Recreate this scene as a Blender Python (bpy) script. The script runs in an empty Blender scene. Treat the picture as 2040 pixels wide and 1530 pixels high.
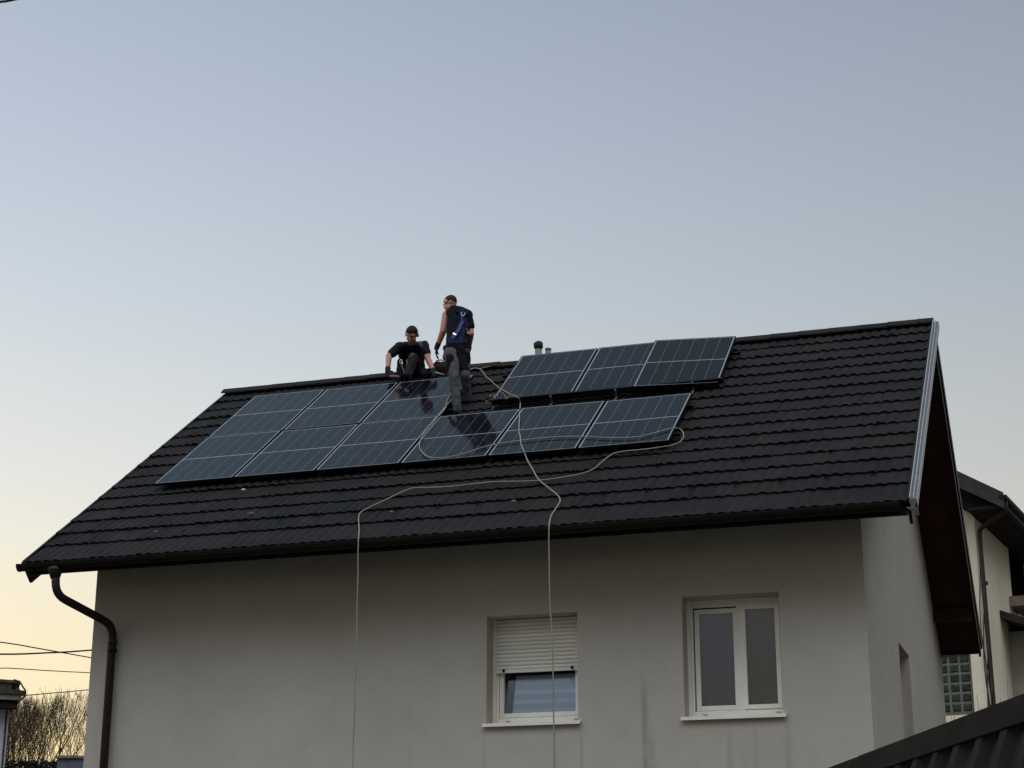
import bpy, bmesh, math, random, json
from mathutils import Vector, Matrix, noise
from mathutils.bvhtree import BVHTree
PI = math.pi
S = bpy.context.scene
COL = S.collection
random.seed(7)

# ------------------------------------------------------------------ camera
cam = bpy.data.objects.new('camera', bpy.data.cameras.new('camera'))
COL.objects.link(cam); S.camera = cam
cam.location = (13.72, -18.203, 1.603)
cam.rotation_euler = (Matrix.Rotation(.32, 3, 'Z') @ Matrix.Rotation(PI/2+.3032, 3, 'X') @ Matrix.Rotation(.0021, 3, 'Z')).to_euler()
cam.data.sensor_width = 36
cam.data.lens = 3524.9/2040*36
cam.data.clip_start = .1
cam.data.clip_end = 3000

# ------------------------------------------------------------------ dusk sky
def lin(c):
    return tuple(((v/255)/12.92 if v/255 <= .04045 else ((v/255+.055)/1.055)**2.4) for v in c)
SUN_AZ = -60.0; SUN_EL = 1.5
Wd = bpy.data.worlds.new('World'); S.world = Wd; Wd.use_nodes = True
n = Wd.node_tree.nodes; l = Wd.node_tree.links
bg = n['Background']
sky = n.new('ShaderNodeTexSky'); sky.sky_type = 'NISHITA'; sky.sun_disc = False
sky.sun_elevation = math.radians(SUN_EL); sky.sun_rotation = math.radians(SUN_AZ)
sky.dust_density = 4
tc = n.new('ShaderNodeTexCoord'); sep = n.new('ShaderNodeSeparateXYZ')
l.new(tc.outputs['Generated'], sep.inputs[0])
ramp = n.new('ShaderNodeValToRGB'); ramp.color_ramp.interpolation = 'B_SPLINE' if False else 'EASE'
ramp.color_ramp.interpolation = 'LINEAR'
stops = [(0.0, (240, 200, 140)), (0.09, (250, 225, 170)), (0.126, (245, 229, 190)), (0.165, (238, 228, 200)), (0.207, (228, 226, 213)), (0.248, (216, 219, 217)), (0.338, (194, 204, 213)), (0.421, (177, 189, 205)), (0.494, (163, 176, 193)), (0.7, (122, 141, 158)), (1.0, (116, 132, 147))]
el = ramp.color_ramp.elements
while len(el) < len(stops): el.new(.5)
for e_, (p, c) in zip(el, stops):
    e_.position = p; e_.color = (*lin(c), 1)
l.new(sep.outputs['Z'], ramp.inputs[0])
def wm(op, a, b):
    m = n.new('ShaderNodeMath'); m.operation = op
    for i, v in enumerate((a, b)):
        if isinstance(v, (int, float)): m.inputs[i].default_value = v
        elif v is not None: l.new(v, m.inputs[i])
    return m.outputs[0]
h = n.new('ShaderNodeCombineXYZ'); l.new(sep.outputs['X'], h.inputs[0]); l.new(sep.outputs['Y'], h.inputs[1])
nr = n.new('ShaderNodeVectorMath'); nr.operation = 'NORMALIZE'; l.new(h.outputs[0], nr.inputs[0])
dt = n.new('ShaderNodeVectorMath'); dt.operation = 'DOT_PRODUCT'
l.new(nr.outputs[0], dt.inputs[0]); dt.inputs[1].default_value = (math.sin(math.radians(SUN_AZ)), math.cos(math.radians(SUN_AZ)), 0)
u_ = wm('MULTIPLY', wm('ADD', dt.outputs['Value'], 1.0), .5)
f_ = wm('ADD', wm('MULTIPLY', wm('POWER', u_, 4.0), .54), .68)
# added boost: unseen high sky opposite the sunset brightened to light the front wall
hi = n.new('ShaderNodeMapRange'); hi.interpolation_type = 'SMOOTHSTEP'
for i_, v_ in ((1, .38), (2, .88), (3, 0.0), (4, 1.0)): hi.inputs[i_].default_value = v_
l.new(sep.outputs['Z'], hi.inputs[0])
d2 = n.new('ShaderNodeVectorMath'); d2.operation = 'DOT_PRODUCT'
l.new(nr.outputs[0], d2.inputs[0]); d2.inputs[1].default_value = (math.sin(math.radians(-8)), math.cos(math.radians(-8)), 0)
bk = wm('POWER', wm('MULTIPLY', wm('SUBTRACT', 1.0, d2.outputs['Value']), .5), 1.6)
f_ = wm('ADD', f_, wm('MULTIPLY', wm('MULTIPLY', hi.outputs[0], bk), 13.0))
sc = n.new('ShaderNodeVectorMath'); sc.operation = 'SCALE'
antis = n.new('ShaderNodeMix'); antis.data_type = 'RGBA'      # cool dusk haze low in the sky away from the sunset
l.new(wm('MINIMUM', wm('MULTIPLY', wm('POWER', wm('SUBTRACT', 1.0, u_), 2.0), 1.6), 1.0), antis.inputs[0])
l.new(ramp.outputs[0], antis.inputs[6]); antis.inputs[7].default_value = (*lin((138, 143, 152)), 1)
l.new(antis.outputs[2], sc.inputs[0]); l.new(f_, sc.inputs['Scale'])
mx = n.new('ShaderNodeMix'); mx.data_type = 'RGBA'; mx.inputs[0].default_value = .06
sk2 = n.new('ShaderNodeVectorMath'); sk2.operation = 'SCALE'; sk2.inputs['Scale'].default_value = .45
l.new(sky.outputs[0], sk2.inputs[0])
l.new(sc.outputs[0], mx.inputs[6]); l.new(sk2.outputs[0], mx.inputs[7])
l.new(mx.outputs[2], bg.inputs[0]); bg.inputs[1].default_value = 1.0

sd = bpy.data.lights.new('sun', 'SUN'); sd.energy = .7; sd.angle = math.radians(2); sd.color = (1, .72, .45)
so = bpy.data.objects.new('sun', sd); COL.objects.link(so)
sv = Vector((math.sin(math.radians(SUN_AZ))*math.cos(math.radians(SUN_EL)), math.cos(math.radians(SUN_AZ))*math.cos(math.radians(SUN_EL)), math.sin(math.radians(SUN_EL))))
so.rotation_euler = sv.to_track_quat('Z', 'Y').to_euler(); so.location = (0, 30, 30)
S.view_settings.view_transform = 'Standard'; S.view_settings.look = 'None'
S.view_settings.exposure = 0; S.view_settings.gamma = 1
S.cycles.max_bounces = 6

# ------------------------------------------------------------------ helpers
class NG:
    def __init__(s, name):
        s.m = bpy.data.materials.new(name); s.m.use_nodes = True
        s.n = s.m.node_tree.nodes; s.l = s.m.node_tree.links; s.b = s.n['Principled BSDF']
        s._tc = None
    def tc(s, which='Object'):
        if s._tc is None: s._tc = s.n.new('ShaderNodeTexCoord')
        return s._tc.outputs[which]
    def math(s, op, a, b=None, c=None, clamp=False):
        m = s.n.new('ShaderNodeMath'); m.operation = op; m.use_clamp = clamp
        for i, v in enumerate((a, b, c)):
            if v is None: continue
            if isinstance(v, (int, float)): m.inputs[i].default_value = v
            else: s.l.new(v, m.inputs[i])
        return m.outputs[0]
    def noise(s, scale, detail=3, rough=.5, vec=None, stretch=None):
        t = s.n.new('ShaderNodeTexNoise'); t.inputs['Scale'].default_value = scale
        t.inputs['Detail'].default_value = detail; t.inputs['Roughness'].default_value = rough
        v = vec or s.tc()
        if stretch:
            mp = s.n.new('ShaderNodeMapping'); mp.inputs['Scale'].default_value = stretch; s.l.new(v, mp.inputs[0]); v = mp.outputs[0]
        s.l.new(v, t.inputs['Vector']); return t.outputs['Fac']
    def ramp(s, fac, stops):
        r = s.n.new('ShaderNodeValToRGB'); e = r.color_ramp.elements
        while len(e) < len(stops): e.new(.5)
        for q, (p, c) in zip(e, stops): q.position = p; q.color = (*c, 1)
        s.l.new(fac, r.inputs[0]); return r.outputs[0]
    def mix(s, fac, a, b, mode='MIX'):
        m = s.n.new('ShaderNodeMix'); m.data_type = 'RGBA'; m.blend_type = mode
        for i, v in ((0, fac), (6, a), (7, b)):
            if isinstance(v, (int, float)): m.inputs[i].default_value = v
            elif isinstance(v, tuple): m.inputs[i].default_value = (*v, 1)
            else: s.l.new(v, m.inputs[i])
        return m.outputs[2]
    def bump(s, h, strength=.3, dist=.01):
        b = s.n.new('ShaderNodeBump'); b.inputs['Strength'].default_value = strength; b.inputs['Distance'].default_value = dist
        s.l.new(h, b.inputs['Height']); s.l.new(b.outputs[0], s.b.inputs['Normal'])
    def col(s, c):
        if isinstance(c, tuple): s.b.inputs['Base Color'].default_value = (*c, 1)
        else: s.l.new(c, s.b.inputs['Base Color'])
    def rough(s, r):
        if isinstance(r, (int, float)): s.b.inputs['Roughness'].default_value = r
        else: s.l.new(r, s.b.inputs['Roughness'])
MATS = {}
def plain(name, c, rough=.6, metal=0, var=.25, scale=8, bump=0, bscale=60, spec=None):
    """colour with soft noise variation, optional fine bump"""
    if name in MATS: return MATS[name]
    g = NG(name)
    a = tuple(v*(1-var) for v in c); b = tuple(min(1, v*(1+var)) for v in c)
    g.col(g.ramp(g.noise(scale, 5, .6), [(.3, a), (.7, b)]))
    g.rough(rough); g.b.inputs['Metallic'].default_value = metal
    g.b.inputs['Specular IOR Level'].default_value = (.12 if max(c) < .1 and rough > .4 else .5) if spec is None else spec
    if bump: g.bump(g.noise(bscale, 4, .6), bump, .004)
    MATS[name] = g.m; return g.m

class MB:
    """collects faces, then links them as one mesh object"""
    def __init__(s): s.v = []; s.f = []; s.sm = []
    def add(s, vs, fs, smooth=False):
        o = len(s.v); s.v += [tuple(q) for q in vs]
        for f in fs: s.f.append([o+i for i in f]); s.sm.append(smooth)
        return s
    def box(s, lo, hi):
        x0, y0, z0 = lo; x1, y1, z1 = hi
        return s.add([(x0,y0,z0),(x1,y0,z0),(x1,y1,z0),(x0,y1,z0),(x0,y0,z1),(x1,y0,z1),(x1,y1,z1),(x0,y1,z1)],
            [(0,3,2,1),(4,5,6,7),(0,1,5,4),(1,2,6,5),(2,3,7,6),(3,0,4,7)])
    def hexa(s, p):   # 8 points: bottom ring 0-3, top ring 4-7
        return s.add(p, [(0,3,2,1),(4,5,6,7),(0,1,5,4),(1,2,6,5),(2,3,7,6),(3,0,4,7)])
    def tube(s, pts, r, k=8, caps=True, squash=None):
        pts = [Vector(p) for p in pts]; m = len(pts)
        rr = r if isinstance(r, (list, tuple)) else [r]*m
        t0 = (pts[1]-pts[0]).normalized(); ref = Vector((0,0,1)) if abs(t0.z) < .9 else Vector((1,0,0))
        nx = t0.cross(ref).normalized(); vs = []; prev = t0
        for i in range(m):
            t = (pts[min(i+1,m-1)]-pts[max(i-1,0)])
            t = t.normalized() if t.length > 1e-9 else prev
            nx = (nx - t*nx.dot(t)); nx = nx.normalized() if nx.length > 1e-6 else t.orthogonal().normalized()
            ny = t.cross(nx); prev = t
            for j in range(k):
                a = 2*PI*j/k; vs.append(pts[i]+(nx*math.cos(a)+ny*math.sin(a))*rr[i])
        fs = [(i*k+j, i*k+(j+1)%k, (i+1)*k+(j+1)%k, (i+1)*k+j) for i in range(m-1) for j in range(k)]
        if caps: fs += [tuple(range(k))[::-1], tuple((m-1)*k+j for j in range(k))]
        return s.add(vs, fs, True)
    def capsule(s, p0, r0, p1, r1, k=14, sc=None):
        """round-ended tapered limb; sc = (axis vector, factor) flattens it along one direction"""
        p0 = Vector(p0); p1 = Vector(p1); d = p1-p0; L = d.length
        t = d.normalized() if L > 1e-6 else Vector((0,0,1)); nx = t.orthogonal().normalized(); ny = t.cross(nx)
        vs = []; h = 5; rings = []
        for i in range(h): a = -PI/2+ (i+.35)*(PI/2)/h; rings.append((r0*math.sin(a), r0*math.cos(a)))
        rings.append((0, r0)); rings.append((L, r1))
        for i in range(h): a = (i+.65)*(PI/2)/h; rings.append((L+r1*math.sin(a), r1*math.cos(a)))
        for (z, r) in rings:
            for j in range(k):
                a = 2*PI*j/k; off = (nx*math.cos(a)+ny*math.sin(a))*r
                axial = t*z
                if sc:
                    ax, f = sc; off = off + ax*(off.dot(ax)*(f-1))
                vs.append(p0+axial+off)
        m = len(rings)
        fs = [(i*k+j, i*k+(j+1)%k, (i+1)*k+(j+1)%k, (i+1)*k+j) for i in range(m-1) for j in range(k)]
        fs += [tuple(range(k))[::-1], tuple((m-1)*k+j for j in range(k))]
        return s.add(vs, fs, True)
    def ball(s, c, r, rot=None, k=14):
        c = Vector(c); rx, ry, rz = (r, r, r) if isinstance(r, (int, float)) else r; vs = []; h = 9
        R = rot or Matrix.Identity(3)
        for i in range(h):
            a = -PI/2+(i+.5)*PI/h
            for j in range(k):
                b = 2*PI*j/k; vs.append(c+R@Vector((rx*math.cos(a)*math.cos(b), ry*math.cos(a)*math.sin(b), rz*math.sin(a))))
        fs = [(i*k+j, i*k+(j+1)%k, (i+1)*k+(j+1)%k, (i+1)*k+j) for i in range(h-1) for j in range(k)]
        fs += [tuple(range(k))[::-1], tuple((h-1)*k+j for j in range(k))]
        return s.add(vs, fs, True)
    def build(s, name, mat, parent=None, local=False, bevel=0, remesh=0, smooth_it=0, cloth=0):
        off = Vector((0,0,0))
        if parent is not None and not local:
            p = parent
            while p is not None: off = off+Vector(p.location); p = p.parent
        me = bpy.data.meshes.new(name)
        me.from_pydata([tuple(Vector(q)-off) for q in s.v], [], s.f)
        me.polygons.foreach_set('use_smooth', s.sm)
        bm = bmesh.new(); bm.from_mesh(me); bmesh.ops.recalc_face_normals(bm, faces=bm.faces); bm.to_mesh(me); bm.free()
        me.materials.append(mat)
        o = bpy.data.objects.new(name, me); COL.objects.link(o)
        if bevel:
            b = o.modifiers.new('b', 'BEVEL'); b.width = bevel; b.segments = 2; b.limit_method = 'ANGLE'
        if remesh:
            r = o.modifiers.new('r', 'REMESH'); r.mode = 'VOXEL'; r.voxel_size = remesh; r.use_smooth_shade = True
            if smooth_it:
                q = o.modifiers.new('s', 'SMOOTH'); q.factor = .5; q.iterations = smooth_it
            dg = bpy.context.evaluated_depsgraph_get(); dg.update()
            nm = bpy.data.meshes.new_from_object(o.evaluated_get(dg)); o.modifiers.clear(); o.data = nm
            nm.name = name
            if not nm.materials: nm.materials.append(mat)
            if cloth:
                ns = [v.normal.copy() for v in nm.vertices]
                for v, q in zip(nm.vertices, ns):
                    p = v.co
                    w = noise.noise(Vector((p.x*16, p.y*16, p.z*9)))+.5*noise.noise(Vector((p.x*34, p.y*34, p.z*24)))
                    v.co = p+q*w*cloth
            nm.polygons.foreach_set('use_smooth', [True]*len(nm.polygons))
        if parent is not None: o.parent = parent
        return o
def tag(o, label=None, cat=None, group=None, kind=None):
    if label: o['label'] = label
    if cat: o['category'] = cat
    if group: o['group'] = group
    if kind: o['kind'] = kind
    return o
def empty(name, loc, label, cat, group=None, rot=None):
    o = bpy.data.objects.new(name, None); COL.objects.link(o); o.location = loc
    if rot is not None: o.rotation_euler = rot
    o.empty_display_size = .3
    return tag(o, label, cat, group)

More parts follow.
